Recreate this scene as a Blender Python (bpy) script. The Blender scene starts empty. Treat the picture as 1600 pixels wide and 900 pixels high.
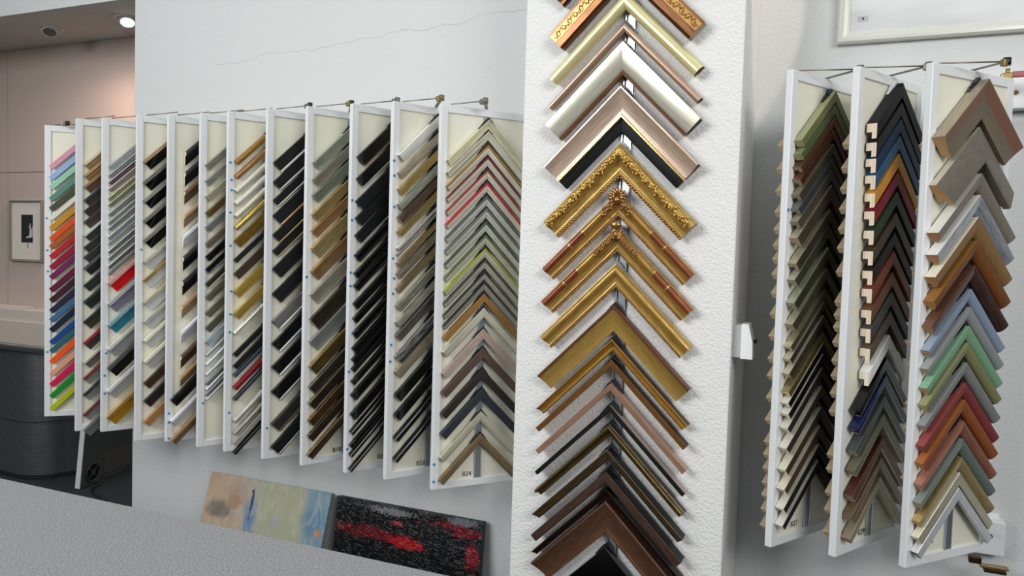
import bpy, bmesh, math, random
from mathutils import Vector, Matrix
random.seed(7)
S = bpy.context.scene
COL = S.collection
EYE = 1.55

# ------------------------------------------------------------------ camera
FPX = 1172.3
YAW, PITCH, ROLL = [math.radians(a) for a in (22.627, 2.704, 1.737)]
FWD = Vector((-math.sin(YAW)*math.cos(PITCH), math.cos(YAW)*math.cos(PITCH), -math.sin(PITCH)))
R0 = Vector((math.cos(YAW), math.sin(YAW), 0)); U0 = R0.cross(FWD)
RGT = math.cos(ROLL)*R0 + math.sin(ROLL)*U0; UPV = RGT.cross(FWD)
cd = bpy.data.cameras.new('camera'); cam = bpy.data.objects.new('camera', cd); COL.objects.link(cam)
cd.sensor_width = 36; cd.lens = 36*FPX/1600; cd.clip_start = .05
mw = Matrix((RGT, UPV, -FWD)).transposed().to_4x4(); mw.translation = Vector((0, 0, EYE)); cam.matrix_world = mw
S.camera = cam
S.view_settings.view_transform = 'Standard'; S.view_settings.look = 'None'
S.view_settings.gamma = 1; S.view_settings.use_curve_mapping = False
S.view_settings.exposure = 0.0

# ------------------------------------------------------------------ world and lights
w = bpy.data.worlds.new('daylight'); S.world = w; w.use_nodes = True
nt = w.node_tree; bg = nt.nodes['Background']
tc = nt.nodes.new('ShaderNodeTexCoord'); sp = nt.nodes.new('ShaderNodeSeparateXYZ'); rp = nt.nodes.new('ShaderNodeValToRGB')
nt.links.new(tc.outputs['Generated'], sp.inputs[0]); nt.links.new(sp.outputs['Z'], rp.inputs[0]); nt.links.new(rp.outputs[0], bg.inputs[0])
rp.color_ramp.elements[0].position = .0; rp.color_ramp.elements[0].color = (.022, .022, .022, 1)
rp.color_ramp.elements[1].position = .75; rp.color_ramp.elements[1].color = (.66, .69, .70, 1)
e = rp.color_ramp.elements.new(.12); e.color = (.10, .103, .106, 1)
bg.inputs[1].default_value = 1.0

def area(name, loc, target, sx, sy, power, col):
    l = bpy.data.lights.new(name, 'AREA'); l.shape = 'RECTANGLE'; l.size = sx; l.size_y = sy; l.spread = math.radians(105); l.energy = power; l.color = col
    o = bpy.data.objects.new(name, l); COL.objects.link(o); o.location = loc
    o.rotation_euler = (Vector(target)-Vector(loc)).to_track_quat('-Z', 'Y').to_euler(); return o
area('window_light_left', (-3.2, -2.2, 3.3), (-1.5, 2.7, 2.35), 2.6, 1.6, 64, (.985, 1, .995))
area('window_light_right', (2.6, -1.2, 3.2), (-.1, 2.6, 2.05), 2.2, 1.4, 36, (1, .985, .965))

def spot(name, loc, target, power, size, col, blend=.5, r=.03):
    l = bpy.data.lights.new(name, 'SPOT'); l.energy = power; l.spot_size = math.radians(size); l.spot_blend = blend
    l.color = col; l.shadow_soft_size = r
    o = bpy.data.objects.new(name, l); COL.objects.link(o); o.location = loc
    o.rotation_euler = (Vector(target)-Vector(loc)).to_track_quat('-Z', 'Y').to_euler(); return o
spot('alcove_spot_light', (-3.58, 3.02, 2.70), (-4.75, 3.30, 1.60), 46, 80, (1, .74, .63), 1.0, .12)
spot('added_wall_patch_spot', (.42, 1.95, 3.5), (-.36, 2.78, 2.25), 42, 15, (1, .80, .66), .12, .012)  # unseen warm spot, added and coned to throw the lit patch beside the pillar

# ------------------------------------------------------------------ materials
def lin(c): return tuple(((x/12.92) if x <= .04045 else ((x+.055)/1.055)**2.4) for x in c)
def hexc(h, k=1.0):
    c = lin([int(h[i:i+2], 16)/255 for i in (0, 2, 4)]); return tuple(min(1, x*k) for x in c)+(1,)
_M = {}
def mat(code):
    """code = kind letter + hex: p paint, g gloss, m metal, w wood grain, d leaf with wear, r raw end grain, s satin metal"""
    if code in _M: return _M[code]
    full, gain = code, 1.0
    if '+' in code: code, g_ = code.split('+'); gain = float(g_)
    kind, h = code[0], code[1:7]; h2 = code[8:14] if len(code) > 8 else None
    m = bpy.data.materials.new('finish_'+code); m.use_nodes = True; _M[full] = m
    n = m.node_tree.nodes; L = m.node_tree.links; b = n['Principled BSDF']
    c = hexc(h, gain)
    def soften(q, k=.86, g=1.06):
        l_ = (q[0]+q[1]+q[2])/3; return tuple(min(1, (l_+(x-l_)*k)*g) for x in q[:3])+(1,)
    if kind in 'msd': c = soften(c)
    if kind in 'pg' and max(c[:3]) < .03: c = tuple(x*.5 for x in c[:3])+(1,)
    c2 = soften(hexc(h2, gain)) if h2 and kind in 'msd' else hexc(h2, gain) if h2 else tuple(x*.72 for x in c[:3])+(1,)
    b.inputs['Base Color'].default_value = c
    uv = n.new('ShaderNodeTexCoord'); mp = n.new('ShaderNodeMapping'); L.new(uv.outputs['UV'], mp.inputs[0])
    no = n.new('ShaderNodeTexNoise'); L.new(mp.outputs[0], no.inputs['Vector'])
    rr = n.new('ShaderNodeValToRGB'); L.new(no.outputs['Fac'], rr.inputs[0])
    rr.color_ramp.elements[0].position = .38; rr.color_ramp.elements[1].position = .62
    def usecol(a, bb): rr.color_ramp.elements[0].color = a; rr.color_ramp.elements[1].color = bb; L.new(rr.outputs[0], b.inputs['Base Color'])
    def bump(sc, st, dist=.002):
        bp = n.new('ShaderNodeBump'); bp.inputs['Strength'].default_value = st; bp.inputs['Distance'].default_value = dist
        L.new(no.outputs['Fac'], bp.inputs['Height']); L.new(bp.outputs[0], b.inputs['Normal'])
    if kind == 'p':
        b.inputs['Specular IOR Level'].default_value = .3
        b.inputs['Roughness'].default_value = .5; mp.inputs['Scale'].default_value = (40, 300, 1); no.inputs['Scale'].default_value = 3
        usecol(tuple(x*.9 for x in c[:3])+(1,), c)
    elif kind == 'g':
        b.inputs['Roughness'].default_value = .16
    elif kind == 'm':
        b.inputs['Metallic'].default_value = .75; b.inputs['Roughness'].default_value = .22
        mp.inputs['Scale'].default_value = (12, 60, 1); no.inputs['Scale'].default_value = 4
        usecol(tuple(x*.8 for x in c[:3])+(1,), c)
    elif kind == 's':
        b.inputs['Metallic'].default_value = .25; b.inputs['Roughness'].default_value = .27
        mp.inputs['Scale'].default_value = (8, 120, 1); no.inputs['Scale'].default_value = 4
        usecol(tuple(x*.82 for x in c[:3])+(1,), c)
    elif kind == 'w':
        b.inputs['Roughness'].default_value = .5; mp.inputs['Scale'].default_value = (10, 260, 1); no.inputs['Scale'].default_value = 3
        no.inputs['Detail'].default_value = 5; usecol(c2, c); bump(1, .3, .001)
    elif kind == 'd':
        b.inputs['Metallic'].default_value = .48; b.inputs['Roughness'].default_value = .28
        mp.inputs['Scale'].default_value = (9, 60, 1); no.inputs['Scale'].default_value = 2.2; no.inputs['Detail'].default_value = 12
        rr.color_ramp.elements[0].position = .32; rr.color_ramp.elements[1].position = .66
        usecol(c2, c); bump(1, .25, .001)
    elif kind == 'r':
        b.inputs['Roughness'].default_value = .8; mp.inputs['Scale'].default_value = (400, 90, 1); no.inputs['Scale'].default_value = 3
        usecol(tuple(x*.82 for x in c[:3])+(1,), c)
    return m

def simple(name, h, rough=.6, metal=0, bump=None, noise=None):
    if name in _M: return _M[name]
    m = bpy.data.materials.new(name); m.use_nodes = True; _M[name] = m
    n = m.node_tree.nodes; L = m.node_tree.links; b = n['Principled BSDF']
    b.inputs['Base Color'].default_value = hexc(h); b.inputs['Roughness'].default_value = rough; b.inputs['Metallic'].default_value = metal
    if bump or noise:
        t = n.new('ShaderNodeTexCoord')
    if bump:
        no = n.new('ShaderNodeTexNoise'); no.inputs['Scale'].default_value = bump[0]; no.inputs['Detail'].default_value = 3
        L.new(t.outputs['Object'], no.inputs['Vector'])
        bp = n.new('ShaderNodeBump'); bp.inputs['Strength'].default_value = bump[1]; bp.inputs['Distance'].default_value = bump[2]
        L.new(no.outputs['Fac'], bp.inputs['Height']); L.new(bp.outputs[0], b.inputs['Normal'])
    if noise:
        n2 = n.new('ShaderNodeTexNoise'); n2.inputs['Scale'].default_value = noise[0]; n2.inputs['Detail'].default_value = 4
        L.new(t.outputs['Object'], n2.inputs['Vector'])
        r = n.new('ShaderNodeValToRGB'); r.color_ramp.elements[0].position = noise[3]; r.color_ramp.elements[1].position = 1-noise[3]
        r.color_ramp.elements[0].color = hexc(noise[1]); r.color_ramp.elements[1].color = hexc(noise[2])
        L.new(n2.outputs['Fac'], r.inputs[0]); L.new(r.outputs[0], b.inputs['Base Color'])
    return m
M_plaster = simple('plaster_fine', 'D3D6D6', .85, bump=(120, .34, .005))
M_pillar = simple('plaster_coarse', 'EAEAE9', .85, bump=(115, .75, .006))
M_white = simple('white_lacquered_wood', 'E9EBED', .4, bump=(90, .05, .002))
M_board = simple('cream_board', 'EEECDA', .6)
M_dark = simple('black_plastic', '15161A', .35)
M_grey = simple('grey_plastic', '4A4E52', .4)
M_alu = simple('aluminium_channel', 'B9BEC4', .3, .8)
M_brass = simple('brass', '9A8450', .35, .7)
M_steel = simple('steel', '8A8478', .35, .8)
M_blue = simple('blue_sticker', '2F93C8', .5)

# wall material with a fine crack on the left wall
def crack_wall():
    m = M_plaster.copy(); m.name = 'plaster_with_crack'; n = m.node_tree.nodes; L = m.node_tree.links; b = n['Principled BSDF']
    t = n.new('ShaderNodeTexCoord'); s = n.new('ShaderNodeSeparateXYZ'); L.new(t.outputs['Object'], s.inputs[0])
    no = n.new('ShaderNodeTexNoise'); no.inputs['Scale'].default_value = 7; no.inputs['Detail'].default_value = 12; L.new(t.outputs['Object'], no.inputs['Vector'])
    def M(op, a, bb=None, c=None):
        k = n.new('ShaderNodeMath'); k.operation = op
        for i, v in enumerate((a, bb, c)):
            if v is None: continue
            if isinstance(v, (int, float)): k.inputs[i].default_value = v
            else: L.new(v, k.inputs[i])
        return k.outputs[0]
    # crack height = z0 + slope*(x - x0) + wobble
    line = M('ADD', M('MULTIPLY', M('ADD', s.outputs['X'], 2.75), .068), EYE+.845)
    wob = M('MULTIPLY', M('SUBTRACT', no.outputs['Fac'], .5), .085)
    d = M('ABSOLUTE', M('SUBTRACT', s.outputs['Z'], M('ADD', line, wob)))
    inx = M('MULTIPLY', M('GREATER_THAN', s.outputs['X'], -2.72), M('LESS_THAN', s.outputs['X'], -.9))
    f = M('MULTIPLY', M('LESS_THAN', d, .0016), inx)
    mx = n.new('ShaderNodeMix'); mx.data_type = 'RGBA'; L.new(M('MULTIPLY', f, .38), mx.inputs[0])
    mx.inputs[6].default_value = hexc('D3D6D6'); mx.inputs[7].default_value = hexc('8A8D90'); L.new(mx.outputs[2], b.inputs['Base Color'])
    return m
M_wallcrack = crack_wall()

# ------------------------------------------------------------------ mesh helpers
def new_obj(name, bm, mats, parent=None, smooth=None):
    me = bpy.data.meshes.new(name)
    if smooth is not None:
        bm.normal_update()
        for f in bm.faces: f.smooth = True
        for ed in bm.edges:
            if len(ed.link_faces) == 2 and ed.calc_face_angle(0) > math.radians(smooth): ed.smooth = False
    bm.to_mesh(me); bm.free()
    for m in (mats if isinstance(mats, (list, tuple)) else [mats]): me.materials.append(m)
    o = bpy.data.objects.new(name, me); COL.objects.link(o)
    if parent: o.parent = parent
    return o
def empty(name, loc=(0, 0, 0), rz=0):
    o = bpy.data.objects.new(name, None); COL.objects.link(o); o.location = loc; o.rotation_euler = (0, 0, rz)
    o.empty_display_size = .05; return o
def tag(o, label, cat, group=None):
    o['label'] = label; o['category'] = cat
    if group: o['group'] = group
    return o
def struct(o, label=None, cat=None):
    o['kind'] = 'structure'
    if label: o['label'] = label
    if cat: o['category'] = cat
    return o
def box(bm, x0, x1, y0, y1, z0, z1, bev=0, mi=0, mtx=None):
    r = bmesh.ops.create_cube(bm, size=1); vs = r['verts']
    for v in vs:
        v.co = Vector(((x0+x1)/2+v.co.x*(x1-x0), (y0+y1)/2+v.co.y*(y1-y0), (z0+z1)/2+v.co.z*(z1-z0)))
    if bev > 0:
        es = list({e for v in vs for e in v.link_edges})
        rr = bmesh.ops.bevel(bm, geom=es, offset=bev, segments=2, affect='EDGES', profile=.5)
        vs = list({v for f in rr['faces'] for v in f.verts} | set(v for v in vs if v.is_valid))
    fs = {f for v in vs for f in v.link_faces}
    for f in fs: f.material_index = mi
    if mtx:
        for v in vs: v.co = mtx @ v.co
    return vs
def bx(name, x0, x1, y0, y1, z0, z1, m, parent=None, bev=0):
    bm = bmesh.new(); box(bm, x0, x1, y0, y1, z0, z1, bev); return new_obj(name, bm, m, parent)
def tube(bm, pts, r, seg=8, mi=0):
    pts = [Vector(p) for p in pts]; rings = []
    for i, p in enumerate(pts):
        d = (pts[min(i+1, len(pts)-1)]-pts[max(i-1, 0)]).normalized()
        a = d.orthogonal().normalized() if i == 0 else (rings_a - d*rings_a.dot(d)).normalized()
        rings_a = a; bb = d.cross(a)
        rings.append([bm.verts.new(p+(a*math.cos(t)+bb*math.sin(t))*r) for t in [2*math.pi*k/seg for k in range(seg)]])
    for A, B in zip(rings, rings[1:]):
        for k in range(seg):
            f = bm.faces.new((A[k], A[(k+1) % seg], B[(k+1) % seg], B[k])); f.material_index = mi; f.smooth = True
    for Rg in (rings[0][::-1], rings[-1]):
        f = bm.faces.new(Rg); f.material_index = mi
def ellipsoid(bm, c, r, rot=None, mi=0, u=8, v=6):
    q = bmesh.ops.create_uvsphere(bm, u_segments=u, v_segments=v, radius=1)
    for vv in q['verts']:
        p = Vector((vv.co.x*r[0], vv.co.y*r[1], vv.co.z*r[2]))
        if rot: p = rot @ p
        vv.co = p+Vector(c)
    for f in {f for vv in q['verts'] for f in vv.link_faces}: f.smooth = True; f.material_index = mi

def ray_plane(px, py, O, n):
    d = FWD+RGT*((px-800)/FPX)-UPV*((py-450)/FPX); o = Vector((0, 0, EYE))
    return o+d*((Vector(O)-o).dot(n)/d.dot(n))

# ------------------------------------------------------------------ room shell
YW, YP, YB = 2.78, 2.35, 3.30
struct(bx('floor', -7.5, 3, -3, 6.2, -.05, 0, simple('dark_carpet', '22262B', .95, bump=(300, .5, .004), noise=(220, '1E2226', '2B3036', .35))))
struct(bx('wall_back', -3.247, 1.6, YW, YW+.15, 0, 3.6, M_wallcrack))
struct(bx('wall_header', -7.5, -3.247, YW, YW+.10, EYE+1.217, 3.6, M_plaster))
struct(bx('wall_pillar', -.958, -.253, YP, YW, 0, 3.6, M_pillar, bev=.006))
struct(bx('ceiling_alcove', -7.5, -3.1, YW+.101, YB+.1, EYE+1.217, EYE+1.30, simple('grey_ceiling', 'D2D2CE', .9, bump=(60, .2, .004))))
# alcove back wall: pinkish panels with joints
bm = bmesh.new()
for x0, x1 in ((-7.5, -5.0), (-4.996, -3.2)):
    for z0, z1 in ((.95, EYE+.423), (EYE+.427, EYE+1.217)):
        box(bm, x0, x1, YB, YB+.04, z0, z1)
struct(new_obj('wall_alcove', bm, simple('warm_grey_panel', 'BFAFA6', .75, bump=(40, .08, .003))))

# ------------------------------------------------------------------ counter in front
cnt = empty('service_counter', (-1.6, .65, 0))
tag(cnt, 'grey speckled laminate counter top running across the lower left foreground', 'counter')
M_lam = simple('speckled_laminate', 'A0A2A4', .6, noise=(380, '78787B', 'A8A8AA', .38))
o = bx('countertop', -2.6, 1.8, -.33, .365, 1.01, 1.05, M_lam, cnt, .002)
o = bx('front_panel', -2.55, 1.75, .30, .33, 0, 1.01, M_white, cnt)
o = bx('side_panel', -2.55, -2.52, -.3, .30, 0, 1.01, M_white, cnt)

# ------------------------------------------------------------------ display panels
TH = {1: 42, 2: 62, 3: 62, 4: 60, 5: 62, 6: 60, 7: 60, 8: 60, 9: 61, 10: 60, 11: 58, 12: 49.5, 13: 59, 14: 59, 15: 48.5}
PX = {1: -3.378, 2: -3.167, 3: -3.000, 4: -2.790, 5: -2.606, 6: -2.426, 7: -2.278, 8: -2.086, 9: -1.893, 10: -1.687, 11: -1.506, 12: -1.305, 13: -.135, 14: .045, 15: .232}
PY = {1: 2.43, 2: 2.33, 3: 2.35, 4: 2.33, 13: 2.31, 14: 2.32, 15: 2.33, 12: 2.375}
for _k in PX: PX[_k] *= PY.get(_k, 2.36)/2.4
ZT, ZB, PW, PT = EYE+.533, EYE-.853, .36, .022
MID = .18
names = {1: 'first panel from the left', 2: 'second panel from the left', 3: 'third panel from the left', 4: 'fourth panel from the left',
         5: 'fifth panel from the left', 6: 'sixth panel from the left', 7: 'seventh panel from the left', 8: 'eighth panel from the left',
         9: 'panel marked B18', 10: 'panel marked B20', 11: 'panel marked B22', 12: 'panel marked B24', 13: 'first panel right of pillar',
         14: 'panel marked B29', 15: 'rightmost panel'}
class Pl: pass
P = {}
for i in range(1, 16):
    p = Pl(); p.th = math.radians(TH[i]); p.O = Vector((PX[i], PY.get(i, 2.36), 0))
    if i >= 8: p.O += Vector((math.sin(p.th), -math.cos(p.th), 0))*PT
    p.zt = ZT if i < 13 else EYE+.546; p.zb = ZB if i < 13 else EYE-.843
    if i == 12: p.zt = EYE+.516; p.zb = EYE-.866
    if i in (2, 4): p.zb = EYE-.862
    p.d = Vector((math.cos(p.th), math.sin(p.th), 0)); p.n = Vector((math.sin(p.th), -math.cos(p.th), 0)); P[i] = p

def panel_hit(i, px, py, t=0):
    p = P[i]; q = ray_plane(px, py, p.O+p.n*t, p.n); return (q-p.O).dot(p.d), q.z

numbers = {9: ('B18', 527, 706), 10: ('B20', 597, 717), 11: ('B22', 658, 725), 12: ('B24', 730, 741), 13: ('B27', 1243, 819), 14: ('B29', 1348, 832), 15: ('B31', 1455, 847)}
dots = {1: [(73, 341), (74, 391), (75, 424), (74, 550)], 3: [(166, 552), (163.5, 587), (163.5, 615)], 4: [(220.6, 390)],
        5: [(264, 646), (264, 660), (264, 685)], 6: [(317.6, 630)], 7: [(360, 254), (362, 281), (362, 297), (360, 332), (360, 384), (361, 455), (360, 491), (359, 519), (358, 645)],
        8: [(417, 669)], 9: [(479, 433)], 10: [(550, 313), (550, 344), (548, 426), (547, 447), (544, 581), (542, 702)],
        11: [(615, 251), (616, 274.5), (616, 323), (614, 404), (615.7, 435), (614, 459), (611, 539), (609.5, 565)], 12: [(677.6, 726), (676.5, 753)], 13: [(1229, 328)]}
for i in range(1, 16):
    p = P[i]; root = empty('display_panel', (p.O.x, p.O.y, p.zb), p.th)
    H = p.zt-p.zb; sw = .028
    side = 'left of the pillar' if i < 13 else 'right of the pillar'
    lab = {1: 'farthest white swinging display panel at far left, pastel and bright coloured corners'}.get(i)
    colr = {2: 'brown and black narrow corners', 3: 'silver corners and one bright red corner', 4: 'black corners above white ones', 5: 'black tan and white deep corners',
            6: 'champagne and silver narrow corners', 7: 'gold corners and one red corner', 8: 'black corners edged with silver', 9: 'the number B18', 10: 'the number B20',
            11: 'the number B22', 12: 'the number B24', 13: 'green and brown corners', 14: 'the number B29', 15: 'the largest grey and red corners'}
    tag(root, lab or 'white framed hinged panel with %s, %s' % (colr[i], side), 'display panel', 'hinged display panels on the wall')
    for nm, a in (('stile', (0, sw, 0, PT, 0, H)), ('stile', (PW-sw, PW, 0, PT, 0, H)), ('rail', (sw, PW-sw, 0, PT, H-sw, H)), ('rail', (sw, PW-sw, 0, PT, 0, sw))):
        bx(nm, *a, M_white, root, .0025)
    bx('backing_board', sw-.004, PW-sw+.004, .006, PT-.006, sw-.004, H-sw+.004, M_board, root)
    bm = bmesh.new()
    for a in ((MID-.014, MID-.009, -.001, .006), (MID+.009, MID+.014, -.001, .006), (MID-.009, MID+.009, .004, .006), (MID-.004, MID-.002, .000, .004), (MID+.002, MID+.004, .000, .004)):
        box(bm, a[0], a[1], a[2], a[3], sw, H-sw)
    new_obj('hanging_channel', bm, M_alu, root)
    # hinge pin arms back to the wall
    end = p.O+p.d*PW
    for z in (p.zb+.04, p.zt-.08):
        bm = bmesh.new(); a = Vector((PW-.01, PT/2, z-p.zb)); wl = Matrix.Rotation(-p.th, 3, 'Z') @ Vector((0, YW-end.y+.005, 0))
        tube(bm, (a, a+wl), .006); new_obj('hinge_pin', bm, M_steel, root)
    for (x, y) in dots.get(i, []):
        u, z = panel_hit(i, x, y); u = max(.007, min(sw-.006, u))
        bm = bmesh.new(); tube(bm, ((u, -.0012, z-p.zb), (u, .001, z-p.zb)), .0052, 12); o = new_obj('dot_sticker', bm, M_blue, root); o['label'] = 'round blue sticker'
    if i in numbers:
        s, x, y = numbers[i]; u, z = panel_hit(i, x, y)
        tcv = bpy.data.curves.new('panel_number', 'FONT'); tcv.body = s; tcv.size = .024; tcv.extrude = .0003; tcv.align_x = 'CENTER'; tcv.align_y = 'CENTER'
        tcv.materials.append(M_dark); o = bpy.data.objects.new('tmp', tcv); COL.objects.link(o); bpy.context.view_layer.update()
        me = bpy.data.meshes.new_from_object(o.evaluated_get(bpy.context.evaluated_depsgraph_get())); bpy.data.objects.remove(o); bpy.data.curves.remove(tcv)
        me.materials.clear(); me.materials.append(M_dark); o = bpy.data.objects.new('panel_number', me); COL.objects.link(o); o.parent = root
        o.location = (max(u, sw+.03), .0052, max(z-p.zb, sw+.014)); o.rotation_euler = (math.pi/2, 0, 0); o['label'] = 'small black printed number ' + s
    # stay bracket above the panel
    st = empty('stay_bracket', (p.O.x, p.O.y, p.zt), p.th)
    which = names[i]
    tag(st, 'thin brass stay rod with roller on top of the %s' % which, 'bracket', 'stay rods above the display panels')
    inv = Matrix.Rotation(-p.th, 3, 'Z'); A = Vector((.04, PT/2, .004)); L_ = .165 if i > 1 else .07
    L_ = {12: .13, 8: .150, 9: .152, 10: .15, 11: .155}.get(i, L_)
    B = A+inv @ Vector((L_, .012 if i < 13 else .045, (.008 if i < 13 else .004))); C_ = Vector((MID, PT/2, .003))
    bm = bmesh.new(); tube(bm, (A-Vector((0, 0, .008)), A, B), .0022, 6); new_obj('stay_rod', bm, M_steel, st)
    if 1 < i < 8: continue
    bm = bmesh.new(); dirv = (C_-B); nrm = dirv.normalized(); sidev = nrm.cross(Vector((0, 0, 1))).normalized()*.006; upv = Vector((0, 0, .0012))
    vs = [bm.verts.new(q+s1*sidev+s2*upv) for q in (B, C_) for s1, s2 in ((-1, -1), (1, -1), (1, 1), (-1, 1))]
    for a in ((0, 1, 2, 3), (7, 6, 5, 4), (0, 4, 5, 1), (1, 5, 6, 2), (2, 6, 7, 3), (3, 7, 4, 0)): bm.faces.new([vs[k] for k in a])
    new_obj('stay_arm', bm, M_steel, st)
    bm = bmesh.new(); tube(bm, (B-Vector((0, 0, .010)), B+Vector((0, 0, .010))), .010, 14)
    new_obj('roller', bm, M_dark if i in (1, 8, 9, 15) else M_steel, st)
    bm = bmesh.new(); box(bm, B.x-.020, B.x-.002, B.y-.007, B.y+.007, B.z-.014, B.z+.004, .0015); new_obj('roller_block', bm, M_brass if i in (9, 11, 15) else M_steel, st)

# ------------------------------------------------------------------ frame corner samples
R2I = 1/math.sqrt(2)
def pt(sg, s, L, t, k=1.0):
    """sg arm side, s inward offset, L length along arm, t height off the board; k changes the apex angle"""
    return Vector((sg*(L*R2I-s*R2I), -t, -(L+s)*R2I))
def arc(fn, n): return [fn(i/n) for i in range(n+1)]
def section(prof, w, h):
    """-> list of (part, [(s,t)..closed], smooth?)"""
    base = prof.rstrip('LTvXNH'); fl = prof[len(base):]
    parts = []
    def body(s0, s1, hh, rab=True):
        ww = s1-s0; c = min(.0012, ww*.12)
        if base == 'f': fr = [(0, hh-c), (c, hh), (ww-c, hh), (ww, hh-c)]
        elif base == 'd': fr = arc(lambda a: (ww*(.5-.5*math.cos(a*math.pi)), hh*(.45+.55*math.sin(a*math.pi))), 8)
        elif base == 'q': fr = arc(lambda a: (ww*math.sin(a*math.pi/2), hh*(.42+.58*math.cos(a*math.pi/2))), 7)
        elif base == 's': fr = [(0, hh-c), (c, hh), (ww*.08, hh)]+arc(lambda a: (ww*(.1+.78*a), hh*(.97-.55*math.sin(a*math.pi/2))), 8)+[(ww*.9, hh*.50), (ww*.98, hh*.50), (ww, hh*.46)]
        elif base == 'i': fr = [(0, hh-c), (c, hh), (ww*.12, hh), (ww*.9, hh*.58), (ww, hh*.56)]
        elif base == 'o': fr = [(0, hh*.5), (ww*.08, hh*.55), (ww*.9, hh), (ww, hh-c)]
        elif base == 'r': fr = [(0, hh-c), (c, hh), (ww*.24, hh), (ww*.28, hh*.78), (ww*.42, hh*.76), (ww*.46, hh*.92), (ww*.6, hh*.9), (ww*.82, hh*.68), (ww*.86, hh*.74), (ww, hh*.72)]
        elif base == 'c':  # classical: ogee dome, hollow and sight edge
            fr = [(0, hh*.6), (ww*.04, hh*.62)]+arc(lambda a: (ww*(.05+.40*a), hh*(.66+.34*math.sin((.1+.8*a)*math.pi))), 8)+[(ww*.48, hh*.66)]+arc(lambda a: (ww*(.5+.28*a), hh*(.62-.16*math.sin(a*math.pi*.6))), 5)+[(ww*.79, hh*.58), (ww*.83, hh*.60), (ww*.84, hh*.50), (ww*.88, hh*.50), (ww*.89, hh*.42), (ww, hh*.42)]
        te = fr[-1][1]; r = min(.013, ww*.45) if rab else 0
        pol = [(0, 0)]+fr
        if r: pol += [(ww, te*.55), (ww-r, te*.55), (ww-r, 0)]
        else: pol += [(ww, 0)]
        return [(s0+a, b) for a, b in pol]
    if 'H' in fl:   # two colour zones on one broad hollow face
        cv = lambda a: (w*a, h*(1-.42*math.sin(a*math.pi/2)))
        parts.append(('moulding', [(0, 0), (0, h-.001)]+[cv(.02+.43*q/5) for q in range(6)]+[(w*.45, 0)]))
        parts.append(('inner_band', [(w*.45, 0)]+[cv(.45+.55*q/5) for q in range(6)]+[(w, h*.3), (w*.85, h*.3), (w*.85, 0)]))
    elif 'X' in fl:   # rose gold scoop, gold sight lip and black liner
        parts.append(('moulding', body(0, w*.60, h, False)))
        parts.append(('inner_lip', [(w*.6, 0), (w*.6, h*.52), (w*.62, h*.60), (w*.67, h*.60), (w*.69, h*.40), (w*.69, 0)]))
        parts.append(('liner', [(w*.69, 0), (w*.69, h*.30), (w*.98, h*.22), (w, h*.18), (w, 0)]))
    elif 'L' in fl:
        k = .78 if w > .02 else .7
        parts.append(('moulding', body(0, w*k, h, False)))
        hh = h if base in 'fdor' else h*.5
        parts.append(('inner_lip', [(w*k, 0), (w*k, hh-.002), (w*(k+(1-k)*.15), hh), (w*(k+(1-k)*.4), hh+.0012), (w*(k+(1-k)*.7), hh+.0004), (w*(k+(1-k)*.92), hh-.0025), (w, hh-.005), (w, hh*.4), (w-.003, hh*.4), (w-.003, 0)]))
    elif 'N' in fl:  # narrow inner lip
        k = .88
        parts.append(('moulding', body(0, w*k, h, False)))
        hh = h*1.0 if base in 'fdr' else h*.62
        parts.append(('inner_lip', [(w*k, 0), (w*k, hh), (w, hh*.9), (w, hh*.4), (w-.002, hh*.4), (w-.002, 0)]))
    elif 'T' in fl:
        k = .28 if base == 'f' else (.12 if base in 'si' else (.2 if w < .0225 else .26))
        parts.append(('outer_band', [(0, 0), (0, h-.001), (.001, h), (w*k-.001, h), (w*k, h-.001), (w*k, 0)]))
        if base == 'r': parts.append(('moulding', [(w*k, 0), (w*k, h*.72), (w*.42, h*.70), (w*.46, h*.86), (w*.60, h*.86), (w*.80, h*.62), (w, h*.58), (w, h*.3), (w*.7, h*.3), (w*.7, 0)]))
        elif base in 'si': parts.append(('moulding', [(w*k, 0)]+arc(lambda a: (w*(k+(1-k)*a), h*(.88-.42*math.sin(a*math.pi/2))), 7)+[(w, h*.25), (w*.8, h*.25), (w*.8, 0)]))
        else: parts.append(('moulding', [(w*k, 0), (w*k, h*.45), (w-.001, h*.45), (w, h*.42), (w, h*.2), (w-.004, h*.2), (w-.004, 0)]))
    else:
        parts.append(('moulding', body(0, w, h)))
    return parts, 'v' in fl

def arm_mesh(bm, poly, sg, L, vcut, side_from=None, t0=0.0012):
    lay = bm.loops.layers.uv.verify(); n = len(poly)
    A = [bm.verts.new(pt(sg, s, s, t+t0)) for s, t in poly]
    Bv = [bm.verts.new(pt(sg, s, (L+s) if vcut else L, t+t0)) for s, t in poly]
    ln = [0.0]
    for k in range(n): ln.append(ln[-1]+math.dist(poly[k], poly[(k+1) % n]))
    off = random.random()*3+sg
    for k in range(n):
        j = (k+1) % n
        vs = (A[k], A[j], Bv[j], Bv[k]); uvs = ((poly[k][0], ln[k]), (poly[j][0], ln[k+1]), (L, ln[k+1]), (L, ln[k]))
        if sg > 0: vs, uvs = vs[::-1], uvs[::-1]
        f = bm.faces.new(vs)
        for lp, q in zip(f.loops, uvs): lp[lay].uv = (q[0]+off, q[1]+off)
        f.material_index = 1 if k == 0 else 0
    for ring, rev in ((A, sg < 0), (Bv, sg > 0)):
        f = bm.faces.new(ring[::-1] if rev else ring); f.material_index = 2
        for lp in f.loops:
            v = lp.vert.co; lp[lay].uv = (v.x*1+off, v.y)

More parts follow.
